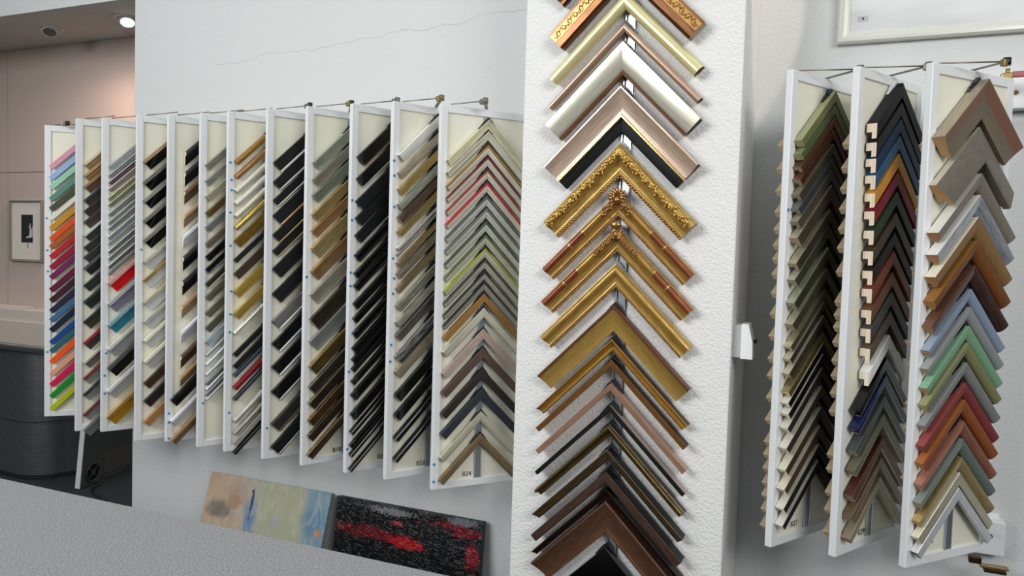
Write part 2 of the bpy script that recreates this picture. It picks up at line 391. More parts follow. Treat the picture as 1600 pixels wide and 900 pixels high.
_clip = {}
def clip_mesh(col):
    if col in _clip: return _clip[col]
    bm = bmesh.new()
    for sg in (-1, 1):
        for (s0, l0, l1, t) in ((-.0065, .0, .020, .012), (-.0050, .020, .034, .010), (-.0030, .034, .050, .008)):
            q = [(s0, 0), (s0, t), (-.0004, t), (-.0004, 0)]
            A = [bm.verts.new(pt(sg, s, max(l0, s) if l0 > 0 else s, tt)) for s, tt in q]; B = [bm.verts.new(pt(sg, s, l1, tt)) for s, tt in q]
            for k in range(4):
                j = (k+1) % 4; vs = (A[k], A[j], B[j], B[k]); bm.faces.new(vs if sg < 0 else vs[::-1])
            bm.faces.new(A if sg > 0 else A[::-1]); bm.faces.new(B[::-1] if sg > 0 else B)
    me = bpy.data.meshes.new('hanger_clip'); bm.to_mesh(me); bm.free()
    me.materials.append({'k': M_dark, 'w': simple('white_plastic', 'DADCDD', .4), 'g': simple('clear_grey_plastic', '8C9196', .2)}[col]); _clip[col] = me
    return me

ORD = ['topmost', 'second', 'third', 'fourth', 'fifth', 'sixth', 'seventh', 'eighth', 'ninth', 'tenth', 'eleventh', 'twelfth', 'thirteenth', 'fourteenth',
       'fifteenth', 'sixteenth', 'seventeenth', 'eighteenth', 'nineteenth', 'twentieth', 'twenty-first', 'twenty-second', 'twenty-third', 'twenty-fourth', 'twenty-fifth', 'twenty-sixth']
def make_sample(loc, th, w, h, prof, face, acc, side, end, L, clip='k', t0=.0012):
    root = empty('frame_corner', loc, th)
    parts, vc = section(prof, w, h); F = mat(face); A = mat(acc) if acc else F
    SD = mat(side) if side else F; EN = mat(end) if end else mat('rB9A58A')
    for nm, poly in parts:
        mm = {'moulding': F, 'inner_band': A, 'inner_lip': A, 'outer_band': A, 'liner': mat('p14171B')}[nm]
        sd = mm if (nm != 'moulding' and nm != 'outer_band') else (SD if (side or nm == 'moulding') else mm)
        en = EN if nm in ('moulding', 'outer_band', 'inner_band') else mm
        for sg in (-1, 1):
            bm = bmesh.new(); arm_mesh(bm, poly, sg, L, vc, t0=t0); new_obj({'moulding': 'moulding_arm'}.get(nm, nm), bm, [mm, sd, en], root, 38)
    if clip:
        c = bpy.data.objects.new('hanger_clip', clip_mesh(clip)); COL.objects.link(c); c.parent = root; c.location = (0, -.0002, 0)
    return root

# y of the left tip in the photograph, width mm, height mm, section, face, accent, side, end, look
T = {}
T[1] = ((76, 260), (77, 637), '''
259 24 12 f pE0A0B4 - - - pastel-pink
276 24 12 f p9DBBE6 - - - pale-blue
291 24 12 f p9FD6BA - - - mint-green
309 25 12 f p5E9080 - - - sage-green
324.5 25 12 f p4C5040 - - - dark-olive
340 20 12 f pECE8D8 - - - cream-white
355 25 12 f pCE9428 - - - ochre-yellow
371.5 25 12 f pE2561C - - - bright-orange
384 24 12 f pB0601E - - - burnt-orange
399.5 24 12 f pC01E24 - - - bright-red
416 25 12 f p9C1034 - - - crimson
431.5 23 12 f p7A1E5C - - - plum-purple
451 25 12 f p681038 - - - wine-red
467.5 25 12 f p3E1228 - - - very-dark-plum
484 25 12 f p262344 - - - dark-violet
498.5 25 12 f p3E6E9A - - - steel-blue
514 25 12 f p10203C - - - navy-blue
533.5 25 12 f p144A92 - - - royal-blue
547 23 12 f p2C6872 - - - dark-teal
563.5 25 12 f pFF5A14 - - - neon-orange
583 23 12 f pE8A88A - - - peach-pink
599.5 25 12 f pDE1254 - - - magenta-red
617.5 24 12 f p14902A - - - bright-green
637 24 12 f pBCC814 - - - lime-yellow
''')
T[2] = ((131, 260), (130, 650), '''
256 40 16 rT wA4825C sE4D6B4 - - tan-brown-light-edged
274 39 16 rT w9C7848 sC4A46A - - golden-brown-ridged
291 39 16 fT w6E4E34 sA88858 - - mid-brown
313 41 16 fT w4A3A38 g3A4048 - - dark-brown-bluish-edged
330 37 16 fT w463A34 g3E3834 - - dark-chocolate
347 37 16 fT w54463E g4C4440 - - grey-brown
367.5 36 16 fT w3E3E40 sE6E6E6 - - charcoal-silver-edged
387 36 16 rT w3A3C3E g3A3C3E - - black-grey-ridged
402 36 16 rT w3C3E3E g4A4E4E - - dark-grey-ridged
419 44 18 fT w22282E g5C6064 - - black-grey-edged
446.5 37 18 rT w36403A g343C38 - - dark-green-grey-ridged
472 45 18 fT p343A30 g3A403C - - dark-olive
503.5 45 18 fT p4A4E24 g303830 - - olive-green
536.5 43 18 fT p4A4840 gA02C38 - - olive-grey-red-edged
566.5 39 18 fT s7E7C78 sEAE4CE - - grey-cream-edged
592 39 18 fT sA8A8A4 g7E3436 - - silver-with-red-brown-edge
617.5 39 18 fT sA4A6A6 g34363A - - silver-with-black-edge
649 39 18 fT sA6A4A2 g6E3638 - - silver-with-maroon-edge
673 43 18 fT s8A8C8C s7A7C7C - - plain-grey
''')
T[3] = ((170, 260), (167, 655), '''
259 24 16 r sBEC2C4 - - - wide-silver-ridged
273 18 15 rT s8E9294 sE6E8EA - - narrow-silver
284 18 15 rT s6E4652 sE2E0E2 - - silver-with-plum-inside
295 18 15 rT s9A8A90 sF0E6E8 - - silver-pink
309 19 15 rT s8E9070 sE4E2C4 - - silver-olive
319 18 15 rT s8A9074 sEEE8BC - - pale-yellow-silver
334 18 15 rT s8A9494 sDDE2E2 - - silver-grey-narrow
347 18 15 rT s8A968C sD8E6D8 - - pale-green-silver
356.5 17 15 rT s868C90 sE4E8EA - - light-silver-narrow
370 19 15 rT s989DA2 sEEF0F2 - - bright-silver
380 15 15 r sB4B8BC - - - dull-silver-slim
392.5 16 15 rT s70757A sF2F4F6 - - white-silver-slim
403.5 16 15 rT s7A7F82 sDADDE0 - - grey-silver-slim
416 15 15 rT s6E7276 sF2F4F6 - - silver-dark-lined-slim
427 14 15 r s9A9DA0 - - - mid-grey-slim
442 56 20 fT gE81018 sF4B0A8 - - bright-red-deep
475 53 20 fT p8E8AA0 sC8CACE - - lavender-grey-deep
508 53 20 fT p2E8CA4 s9CC4CC - - turquoise-deep
545.5 50 20 fT sB4B8BC sEEECE0 - - silver-deep-light-edged
575.5 56 20 fT g0C0C10 s5E6064 - - black-deep-grey-edged
611.5 50 20 fT sC4C6C8 sEEEFF0 - - white-silver-deep
652 53 20 fT pC08A10 mE0B450 - - golden-yellow-deep
''')
T[4] = ((224, 258), (225, 660), '''
251.5 46 20 fT g0A0A0C dB49468 - - black-tan-edged
284.5 47 20 fT g0A0A0C d7C746A - - black-grey-brown-edged
313 46 20 fT g0C0C0E dA09C94 - - black-silver-edged
344.5 47 20 fT g0A0A0C d8E8C86 - - black-pewter-edged
375.5 47 20 fT g0A0A0C d96958F - - black-worn-silver-edged
409 47 20 fT pD8DADC dE8E2D0 - - white-champagne-edged
438 47 20 fT pE6E8E8 mD8B66C - - white-gold-edged
473.5 47 20 fT pE4E6E8 dE2D8B4 - - white-pale-gold-edged
503 47 20 fT pD2D6D8 dE6E4D8 - - white-silver-edged
532.5 47 20 fT pDCDCDA pF2EEDE - - white-cream-edged
565 47 20 fT pC8C8C6 pF0EEDA - - pale-grey-ivory-edged
599.5 36 20 iN w44301E w8A6038 - - dark-brown-wooden
627.5 40 20 iN w221C18 w60503E - - black-brown-wooden
659.5 35 20 iN wC08E58 wE0B884 - - light-oak-wooden
''')
T[5] = ((288, 240), (280, 600), '''
238 42 26 fTv p10141A p3A3C3C - rE8D8BC black-deep
270 42 26 fTv p14181E p34383A - rE8D8BC soft-black-deep
300 38 26 fTv w6A4A34 w8A664A - rE4CDB0 mid-brown-deep
337 38 26 fTv wA68A70 wC8A684 - rE8D0B0 light-tan-deep
369 38 26 fTv pD6DAE0 pEEF0F2 - rEFEDE4 white-deep
402 42 26 fTv p10141A p3A3C40 - rE8D8BC jet-black-deep
440 42 26 fTv p121418 p303236 - rE8D8BC dark-black-deep
478 38 26 fTv wB49474 wC89C74 - rE2C0A0 tan-deep
518 36 26 fTv pD0D4E0 pEEF0F4 - rEFEDE4 bright-white-deep
556 38 26 fTv w4E3426 w6A4A38 - rE8D8C4 dark-brown-deep
588 32 26 fTv w907458 wC09A68 - rD8B890 oak-tan-deep
626 40 22 fT g0A0A0B g1A1A1A - - black-wide-long
658.5 36 22 fT pD6D8DC pF2F2F4 - - white-wide-long
688 34 22 fT w8E6E50 wB8936C - - tan-wide-long
''')
T[6] = ((321, 258), (321, 620), '''
257.5 28 16 r s989A88 - - - olive-silver-ridged
282.5 27 16 r sA2A29A - - - silver-grey-ridged
307 27 16 r sC0BC9C - - - champagne-silver-ridged
332.5 26 16 r m9A8048 - - - brass-gold-ridged
355 27 16 r s8E9290 - - - cool-silver-ridged
380.5 26 16 r s8A7C6C - - - brown-silver-ridged
401.5 26 16 r g141416 - - - black-ridged
421 26 16 rL g101012 s7A7A78 - - black-silver-lipped
444 25 16 rL w3E3026 sC4BEB0 - - dark-brown-silver-lipped
464 28 14 i d8E8C76-5E5E4E - - - olive-mottled
489 29 14 i d8A8A70-66664E - - - grey-green-mottled
512.5 28 14 i d7A7A66-585846 - - - dull-olive-mottled
534 29 14 f dC4D4DE-94A8B4 - - - speckled-ice-blue
554 16 14 d sB0B6BA - - - slim-silver-domed
569 14 14 d sDDE2E6 - - - slim-bright-silver
585 14 14 d sCCD2D6 - - - slim-polished-silver
599 13 14 rN sA0A6A8 s3E4448 - - slim-silver-dark-lined
608 11 14 d sE4E8EA - - - very-slim-silver
616 11 14 rN sB0B6BA s3E4246 - - very-slim-grey-lined
624 11 14 d sC8CCCE - - - lowest-slim-silver
''')
T[7] = ((365, 258), (362, 690), '''
251.5 23 16 d mB88A34 - - - antique-gold-rounded
274 23 16 d mC08A50 - - - copper-gold-rounded
296.5 24 16 d sE4E2D2 - - - pale-silver-rounded
316 24 16 d sE8E6DC - - - white-silver-rounded
335.5 22 16 d sE6E2CE - - - champagne-silver-rounded
353.5 23 16 d mE0C258 - - - bright-gold-rounded
376 39 14 i d9A7618-7A5C10 - - - dark-gold-flat-wide
406 18 14 f p24262A - - - slim-black
428 30 16 f w3C241A - - - dark-mahogany
455 38 20 q mF0CC50 - - - shiny-yellow-gold-wide
490 34 20 q mEAC64C - - - shiny-gold-half-round
519 16 14 d sEAE6DA - - - slim-pale-silver
553 19 16 f p1C2022 - - - slim-charcoal
571.5 19 16 f p181A1C - - - slim-soft-black
585 18 16 d p34485A - - - slim-dark-blue
604 23 16 d p86141E - - - dark-red
622 18 16 dN s30343A sB8BCC0 - - slim-black-silver-lined
655 23 18 d sC4C0B8 - - - warm-silver
675 21 18 d sA6A29C - - - warm-grey-silver
691 19 18 f sB4B0A8 - - - light-grey-silver
706 18 18 dN g15171A s9A9DA0 - - slim-black-silver-edged
''')
T[8] = ((426, 256), (422, 690), '''
254.5 50 18 fL p1A1C1F sE6E2DA - - black-silver-lipped-wide
284.5 44 18 fL p191B1E sD8D6D0 - - black-silver-lipped
313 32 18 fL p1A1C1F sE0DED8 - - slim-black-silver-lipped
337 53 18 fL p1A1C1E mD2A478 - - black-rose-gold-lipped-wide
367 44 18 fL p1A1C1E mD6B27A - - black-gold-lipped
392 33 18 fL p1C1E20 mCDB284 - - slim-black-gold-lipped
420 48 18 fN p1A1D1F w3A3026 - - plain-black-wide
459 50 18 fN p1B1F22 w6A4E30 - - black-brown-lipped-wide
501.5 50 18 fL d8E8A88 sD8D8D4 - - pewter-silver-lipped
536.5 50 18 fL g080A12 sC8CED0 - - glossy-navy-black-silver-lipped
573 53 18 fL g050506 sC4C8C8 - - glossy-black-silver-lipped
611.5 55 18 fL g050506 sA8ACAE - - glossy-black-silver-lipped-wide
661.5 48 22 fL d2A2A2C-4A4038 w4A3A2C - - black-brown-mottled
698 50 18 fL p1B1E21 s9A9C9C - - charcoal-grey-lipped
''')
T[9] = ((487, 256), (478, 705), '''
254 38 20 s d9A9E92-7E8478 - - - silver-green-hollow
280.5 37 20 s d989282-7A766A - - - taupe-silver-hollow
305.5 38 20 s d868E80-667264 - - - grey-green-hollow
335 37 20 sT dA48C54-8A7848 mD8B468 - - gold-olive-gilt-edged
360 37 20 sT dA8784A-8A6A48 mD8A050 - - rusty-gold-gilt-edged
388 53 20 sT dA89660-8A7E50 mDDB464 - - olive-gold-gilt-edged
424 48 20 sT d9C7648-7C6040 mCE9C54 - - brown-gold-gilt-edged
460 51 20 s dA8A098-8A847C - - - pinkish-silver-hollow
499 57 20 s d3E3628-2A241C - - - dark-brown-mottled
533 53 20 s s7E827E - - - polished-pewter-hollow
572 48 20 sT d4A3A1E-6A5228 mB89A58 - - bronze-gilt-edged
604 41 20 sT d3C3834-28241F m8A8272 - - dark-pewter-edged
629 40 20 sT d382E24-241C16 m9A8A6E - - dark-brown-gilt-edged
656 37 20 sT d5A3A1C-3A2612 m9A7440 - - chestnut-gilt-edged
680.5 35 20 sT d3A2A1C-261A12 m6E5A3C - - dark-walnut-bronze-edged
709 33 20 sT d4E3A22-38281A mA88A58 - - walnut-brass-edged
''')
T[10] = ((556, 250), (543, 725), '''
245 46 18 fN g08080A mC8966A - - glossy-black-copper-lipped
279 42 18 fN g08080A sD8D4CC - - glossy-black-silver-lipped
315 40 18 f p14181A - - - plain-satin-black-wide
341 38 18 f p16191B - - - plain-charcoal-black-wide
368 41 18 fN p101214 sDADAD8 - - satin-black-silver-lipped
399 34 18 rN g0C0D0F s5A5448 - - ridged-black-grey-lipped
427 26 18 r g0D0E10 - - - ridged-black
446 29 18 r g0E0F10 - - - ridged-dark-black
474.5 29 18 r p141516 - - - matt-ridged-black
497.5 26 18 i g101112 - - - sloped-gloss-black
520.5 29 18 r g0F1011 - - - stepped-gloss-black
544 26 18 r p121314 - - - stepped-matt-black
561.5 22 18 i p131416 - - - narrow-sloped-black
576 18 18 f p121314 - - - narrow-flat-black
595.5 20 18 fN g101113 s6A6A68 - - narrow-black-grey-lipped
616.5 32 18 fN g0B0C0E s8E8C88 - - black-grey-lipped
647 32 18 fN g0B0C0E m9A6E48 - - black-bronze-lipped
673.5 23 18 d g0D0E10 - - - narrow-rounded-black
695 23 18 r g0C0D0F - - - narrow-ridged-black
709 20 18 d g0C0D0F - - - narrow-domed-black
732 19 18 d g0C0D0F - - - lowest-narrow-black
''')
T[11] = ((620, 245), (612, 715), '''
243 31 20 q sD8D8D6 - - - white-silver-half-round
270 30 20 q dB8AC96-988E7C - - - champagne-mottled
296 31 20 q mD8B868 - - - pale-gold-half-round
319.5 31 20 q dAEB2A8-868A82 - - - mottled-silver
340 31 20 q d6A5448-54443C - - - umber-brown
361.5 31 20 q mC8AE70 - - - soft-gold
388 13 18 q sC0C2C4 - - - slim-silver-grey
397 12 18 q sA09A8C - - - slim-warm-silver
411 22 18 q mC8A878 - - - slim-rose-champagne
427 30 18 q d9C9480-5E5648 - - - mottled-bronze-silver
450 28 18 q mB8A078 - - - brass-silver
477.5 30 18 rL dA8A494-6A6858 s5A5A56 - - worn-silver-ridged
503 30 18 q dB8B6A6-8E8C7E - - - greyed-silver
523.5 31 18 rL d6E6C64-4A4842 s3A3A38 - - dark-pewter-ridged
556.5 34 18 rL dA0A29E-34363A g141416 - - silver-black-mottled
580 38 20 q dA4967E-8A7E6A - - - warm-champagne-wide
617 34 20 f g070709 - - - glossy-black-wide
648 31 20 f g08080A - - - glossy-black
683 28 20 d g09090B - - - rounded-black
716 26 20 d g09090B - - - lowest-rounded-black
''')
# panel B24 uses the apex y
T[12] = ((694, 255), (688, 740), '''
186.7 26 18 sN dC8C4A4-B0AC90 sD8D4BC - - champagne-silver
205 24 18 sN sC0BEAA s8A8878 - - pale-silver
226 23 18 rT sC4C0AE mC89A3C - - silver-gold-edged
245 22 18 rT sBCB8AA p7A2A24 - - silver-dark-red-edged
265 22 18 rT sBDB9A8 p9A3A2C - - silver-rust-edged
285 23 18 rT sBEBAA8 pC02A3C - - silver-crimson-edged
306 24 18 rT sB4B4A8 p5A6062 - - silver-slate-edged
325 24 18 rT sAFAFA2 p6A7072 - - silver-grey-edged
346 24 18 rT sB4B4A4 p4E5852 - - silver-dark-green-edged
367 22 18 rT sAAAA94 p5E6A4C - - silver-moss-edged
388 22 18 rT sB0AE98 p9EAA28 - - silver-lime-edged
406 21 18 rT s9E9C8A p4A4A46 - - silver-charcoal-edged
425 19 18 rT s9A9686 p3E3A38 - - silver-dark-brown-edged
441 19 18 rT s8C8A7E p34343A - - silver-black-edged
459 21 18 f w9A6E30 - - - honey-gold
481 26 20 fN dD8D4BC-C6C2A8 sB8B4A0 - - cream-champagne
514 26 20 f wB4A096-9C887E - - - pinkish-beige-brushed
543.5 27 20 f w5E463C-483630 - - - brown-brushed
576.5 27 20 f w2A1E1A-1C1412 - - - black-brown-brushed
607.7 28 20 f w28303A-1E242C - - - slate-blue-black
644 27 22 q sC8C4AC - - - silver-champagne-polished
679 28 22 q d7A6442-9A825C mB8A478 - - bronze-gold-polished
''')
T[13] = ((1240, 222), (1208, 842), '''
220 26 26 fN p6A7048 p5A6040 s9EA476 rA09A70 olive-green
241.7 24 26 fN p4E5A36 p485230 s828E60 rA09A70 dark-olive-green
261.7 20 26 f d6A4630 - - r96866A copper-brown
281.7 20 26 f d5A3424 - d7A4C30 r96866A rust-brown
305 22 26 f w3A3428 - w7A7258 r96886A dark-umber
326.7 22 26 f w33363A - w626462 r96886A dark-slate
346.7 24 26 f w4A4238 - w8A8272 r96886A dark-taupe
371.7 32 28 f d5E5444-4E4638 - dBCB094 rB09A80 taupe-bronze
411.5 26 28 f d4E4836-403A2C - dB4AC8C rB09A80 olive-bronze
437 26 26 f d4E5240-40442F - dB8B89C rA89A80 grey-green-silver
473 26 28 f d4A4C3A-3A3C2C - dB0B498 rA89A80 dark-sage-silver
506 26 26 f d5A5644-4A4636 - dB8B290 rA89A80 olive-champagne
540.5 18 24 f s4E4A38 - mD0C4A0 mC8B88C slim-champagne
560 18 24 f s3E3A2E - sB8AE94 mC8B88C slim-dark-champagne
582.5 18 24 f s3E3A2E - sC4BCA4 mC8B88C slim-champagne-grey
611 20 24 f m8C7C44 - mA89A68 mE0CC90 slim-olive-gold
628 18 26 f g0E0C0B - sDCD6C4 mE0D8C0 black-silver-sided
645 20 28 f g12100E - sDAD4C2 mE0D8C0 jet-black-silver-sided
667 20 28 f w1E1814 - sDAD4C2 mE0D8C0 black-brown-silver-sided
698 22 28 f w2E2620 - sE0D8C8 mE0D8C0 dark-brown-silver-sided
731.7 22 28 f w3A3422 - sE0D8C0 mE0D8C0 dark-olive-silver-sided
761.7 22 28 f w4A3826 - sE2D8C4 mE0D8C0 walnut-silver-sided
791.7 20 28 f p20261E - sE0DAC8 mE0D8C0 black-green-silver-sided
818 18 28 f p101410 - sE2DCCC mE0D8C0 lowest-dark-green-silver-sided
''')
T[14] = ((1364, 200), (1322, 845), '''
194 30 30 fv p10121C - - rE8D6C0 blue-black
224 28 30 fv p26282C - - rE8D6C0 charcoal
249 28 30 fv p142848 - - rE8D6C0 navy-blue
275 28 30 fv p2C5470 - - rE8D6C0 teal-blue
303 28 30 fv pC48A34 - - rE8D6C0 ochre-yellow
330.7 28 30 fv p741828 - - rE8D6C0 burgundy-red
360.7 28 30 fv p263820 - - rE8D6C0 dark-green
392.6 28 30 fv w40341E - - rE8D6C0 olive-brown
423 28 30 fv p2E2A2A - - rE8D6C0 dark-charcoal-brown
451 28 30 fv w763A24 - - rE8D6C0 rust-brown
484 28 30 fv w6A4228 - - rE8D6C0 chestnut-brown
513 28 30 fv p444446 - - rE8D6C0 mid-grey
543.5 28 30 fv w5A4A3C - - rE8D6C0 taupe-brown
579.5 28 30 fv pE6E6E2 - - rEDE2D0 plain-white
640 24 26 fN g07080C sC8C8C4 - g0A0A0A glossy-black-silver-lipped
668 22 26 fN g141C48 sD8D8D4 - m30385C dark-navy-silver-lipped
702 22 26 fN s484E4E sD0D0C4 - - slate-silver-lipped
733 26 26 fN s6A6854 sE0DCC8 - - olive-grey-silver-lipped
771.7 28 26 fN d5E3424-4E2A1C sE6E2D2 - - rust-red-silver-lipped
805 22 26 fN d7A6446-66523A sE0D8C0 - - tan-bronze-silver-lipped
838 24 26 fN s8C7E66 sE0DAC0 - - beige-champagne-silver-lipped
''')
T[15] = ((1455, 215), (1421, 860), '''
215 76 40 sH w7E463A-6A5E4A w6E6C58-6A5444 dB4A68E rC49A68 very-wide-red-and-green-brushed
290 70 42 o w726C60-5C564C - wC8C0AC rBE9260 wide-grey-brown-brushed
364 34 34 q w807870-6A6258 - pE0DCD0 rB07A4C grey-brown-rounded-white-edged
398 38 34 q dB2B6BC-868C96 - pE8E6E0 rB8865A silver-blue-streaked-rounded
432.5 40 32 q w8C6A3C-6E5230 - pE8E0CC rB8865A gold-brown-rounded-white-sided
470 34 32 q w7A4818-5E3610 - w9A6A2C rC08A48 amber-brown-rounded
509 32 30 q d4A2A22-5C4840 - d8A5A40 rB88A5C dark-red-brown-worn
546.5 26 24 q p8494A8 - p9AA8B8 rB89A74 steel-blue-soft
575 26 24 q p8C9090 - p9CA0A0 rB8A080 mid-grey-soft
605 28 24 q p76A080 - p88B492 rC8A070 sage-green-soft
631.7 26 24 q p7E7E58 - p989870 rC8A880 olive-green-soft
663 26 24 q p7C7E7C - p909290 rB8A890 dark-grey-soft
695 28 24 q p7C3436 - p984A48 rA06050 burgundy-red-soft
721.7 28 24 q w945024-7A3E1A - wB06A34 rC08A50 orange-brown-soft
755 28 24 q dB06E54-98604A - dC8866A rD09A7C copper-salmon-metallic
783 28 24 q s708078 - s8A968E rB8A890 grey-green-metallic
811.7 28 24 q dB09A66-A08A5A - mD8BC74 rD0A868 yellow-gold-metallic
836.7 26 22 f dBCB89C-A8A48A - sE8E2CC rE0D4B0 pale-champagne-metallic
860 26 22 f sC4C6CA - sDCDCDC g303030 silver-white-metallic
''')
used = set()
for i in range(1, 16):
    (xa, ya), (xb, yb), txt = T[i]; p = P[i]; rows = [r.split() for r in txt.strip().split('\n')]
    for k, r in enumerate(rows):
        y, w_, h_ = float(r[0]), float(r[1])/1000, float(r[2])/1000; prof = r[3]; face, acc, side, end = [None if q == '-' else q for q in r[4:8]]
        desc = r[8].replace('-', ' ')
        if i == 12 and prof in ('rT', 'sN'): face += '+1.45'
        if i in (9, 11) and face[0] in 'ds': face += '+1.3'
        if i == 12:
            u0, zA = panel_hit(i, 763+(y-187)*(742-763)/(679-187), y, h_); L = .158/R2I
        else:
            x = xa+(y-ya)*(xb-xa)/(yb-ya)
            if i == 5 and y > 610: x = 267
            if i == 14 and y < 600: x = 1354+(y-194)*(1342-1354)/385
            if i == 14 and y > 600: x = 1327+(y-640)*(1313-1327)/198
            ut, zt_ = panel_hit(i, x, y, 0 if i >= 7 or 'v' in prof else h_); zA = zt_+(MID-ut); L = (MID-ut)/R2I
            if i == 14 and y < 600: L *= 1
        zA = min(zA, p.zt-.012)
        base = Vector((p.O.x, p.O.y, 0))+p.d*MID+p.n*.0012
        end_default = end or {1: face, 2: 'rA89684', 3: 'm9A9CA0', 8: 'p1C1C1E', 10: 'p2A2622', 12: 'rA49C88'}.get(i, 'r9A8870')
        o = make_sample((base.x, base.y, zA), p.th, w_, h_, prof, face, acc, side, end_default, L, 'w' if (i == 14 and k == 0) else 'k', t0=.0)
        pos = ORD[k] if k == 0 else ORD[k]+' from top'
        lab = '%s frame corner, %s on %s' % (desc, pos, names[i])
        tag(o, lab, 'frame corner', 'frame corner samples on the '+names[i]); assert lab not in used, lab; used.add(lab)

# ------------------------------------------------------------------ samples on the white pillar
bm = bmesh.new(); xr = -.600
for a in ((-.016, -.012, -.012, 0), (.012, .016, -.012, 0), (-.012, .012, -.004, 0), (-.020, -.016, -.003, 0), (.016, .020, -.003, 0)):
    box(bm, xr+a[0], xr+a[1], YP+a[2]+.001, YP+a[3], .45, 2.9)
o = new_obj('hanging_channel', bm, M_alu); tag(o, 'vertical aluminium hanging channel fixed to the front of the white pillar', 'channel')

XP = -.612
PIL = '''
1.085 60 30 sN d8A5A24-6A3A1A g2A1A12 - - brown-gold-cut-off
.950 66 34 fN d9A6228-704018 m7A4420 - - brown-and-gold-ornamental
.822 39 34 d dF2E8A8-E4D890 - dC8B468 r3A2A1C pale-yellow-gold-leaf
.728 22 32 d dD2AE94-BE9880 - d8E7460 r2A201A rose-brown-slim
.664 70 40 qN dDCD8C6-CAC6B0 d8A5E38 d9A8A60 r2E2620 wide-ivory-silver-leaf
.528 98 44 sX dE2CCB0-D4AE9C mE6C878 dA87468 p14171B wide-champagne-rose-black-lined
.352 73 44 c dD4AE4C-A67E2C mB08028 d6A4414 - wide-gold-with-carved-leaves
.200 53 36 c dC89C40-9A7028 m9A6428 dA0581E - gold-red-carved-shell
.092 56 36 c dC89C40-987028 m9A6428 dA0581E - gold-red-carved-flower
-.024 54 34 c dD0A848-AA8230 mA67430 - - plain-antique-gold-beaded
-.155 59 40 sT dC8A040-B48C30 d7E4426 w6A3418 - wide-gold-scoop-brown-edged
-.264 27 40 sN dD0A23A-B08428 mD8B050 p3A2818 - slim-gold-dark-sided
-.328 17 38 f mA06A24 - p1A1412 g2A1C14 slim-ochre-bronze-black-sided
-.404 17 34 f dB4876A-9A6E54 - dC89C7C r8E6A50 slim-copper-rose
-.476 14 34 f g1E1C1B - dB89C94 g141414 slim-black-and-pink-silver
-.537 27 42 c d7A6430-4E3E1C m8E7840 w2A221C w2A221C olive-bronze-dark-sided
-.614 26 48 iN d7E6640-5E4A2C s2A221C p16130F w2A221C brown-bronze-black-sided
-.684 26 52 fN d5E4434-4A3428 mB8AA98 p0E0D0D w2A1C14 dark-brown-thick-black-sided
-.744 18 40 iN d3E2A20-2E2018 m6A5040 w241812 w241812 slim-dark-brown
-.780 77 46 s d7E5A3E-6A4430 m4A2416 w3A1C12 w3A1C12 wide-mahogany-scoop
-.935 90 34 f g060607 - g0A0A0A g0A0A0A plain-wide-black
'''
pil = []
for k, r in enumerate([q.split() for q in PIL.strip().split('\n')]):
    z, w_, h_ = float(r[0])+EYE, float(r[1])/1000, float(r[2])/1000; face, acc, side, end = [None if q == '-' else q for q in r[4:8]]
    o = make_sample((XP, YP-.0125, z), 0, w_, h_, r[3], face, acc, side, end, .247/R2I, 'g' if k in (6, 7, 8, 9) else 'k', t0=0)
    pos = ORD[k] if k == 0 else ORD[k]+' from top'
    lab = '%s frame corner, %s on the white pillar' % (r[8].replace('-', ' '), pos)
    tag(o, lab, 'frame corner', 'frame corner samples on the white pillar'); pil.append((o, w_, h_))

M_giltA = mat('mDCB04C'); M_giltB = mat('mB88444')
def on_arm(sg, s, L, t): return pt(sg, s, L, t)
def rotm(sg, ang):
    # frame whose x runs along the arm, z runs inward, y off the board; ang turns in the plane
    a = Vector((sg*R2I, 0, -R2I)); pp = Vector((-sg*R2I, 0, -R2I)); n = Vector((0, -1, 0))
    ca, sa = math.cos(ang), math.sin(ang)
    x = a*ca+pp*sa; z = -a*sa+pp*ca
    return Matrix((x, n, z)).transposed()
def leaf(bm, sg, s, L, t, ang, ln, wd, hh):
    R = rotm(sg, ang); c = on_arm(sg, s, L, t)
    ellipsoid(bm, c, (ln, hh, wd), R, u=8, v=6)
    ellipsoid(bm, c+R @ Vector((ln*.75, hh*.5, wd*.35)), (ln*.45, hh*.8, wd*.7), R, u=7, v=5)
    ellipsoid(bm, c+R @ Vector((-ln*.3, hh*.75, 0)), (ln*.55, hh*.5, wd*.28), R, u=6, v=4)
def scroll(bm, sg, s, L, t, r, turns, dirn, thick):
    pts = []
    for q in range(14):
        a = q/13*turns*2*math.pi*dirn; rr = r*(1-.75*q/13)
        pts.append(on_arm(sg, s+math.sin(a)*rr, L+math.cos(a)*rr, t+thick*.3*q/13))
    tube(bm, pts, thick, 6)
def beads(o, w_, t, s, L0, L1, step, r, name='beading', m=None):
    for sg in (-1, 1):
        bm = bmesh.new(); L = L0
        while L < L1:
            ellipsoid(bm, on_arm(sg, s, L, t), (r*1.25, r*.9, r), rotm(sg, .5), u=6, v=4); L += step
        new_obj(name, bm, m or M_giltB, o)
LP = .247/R2I
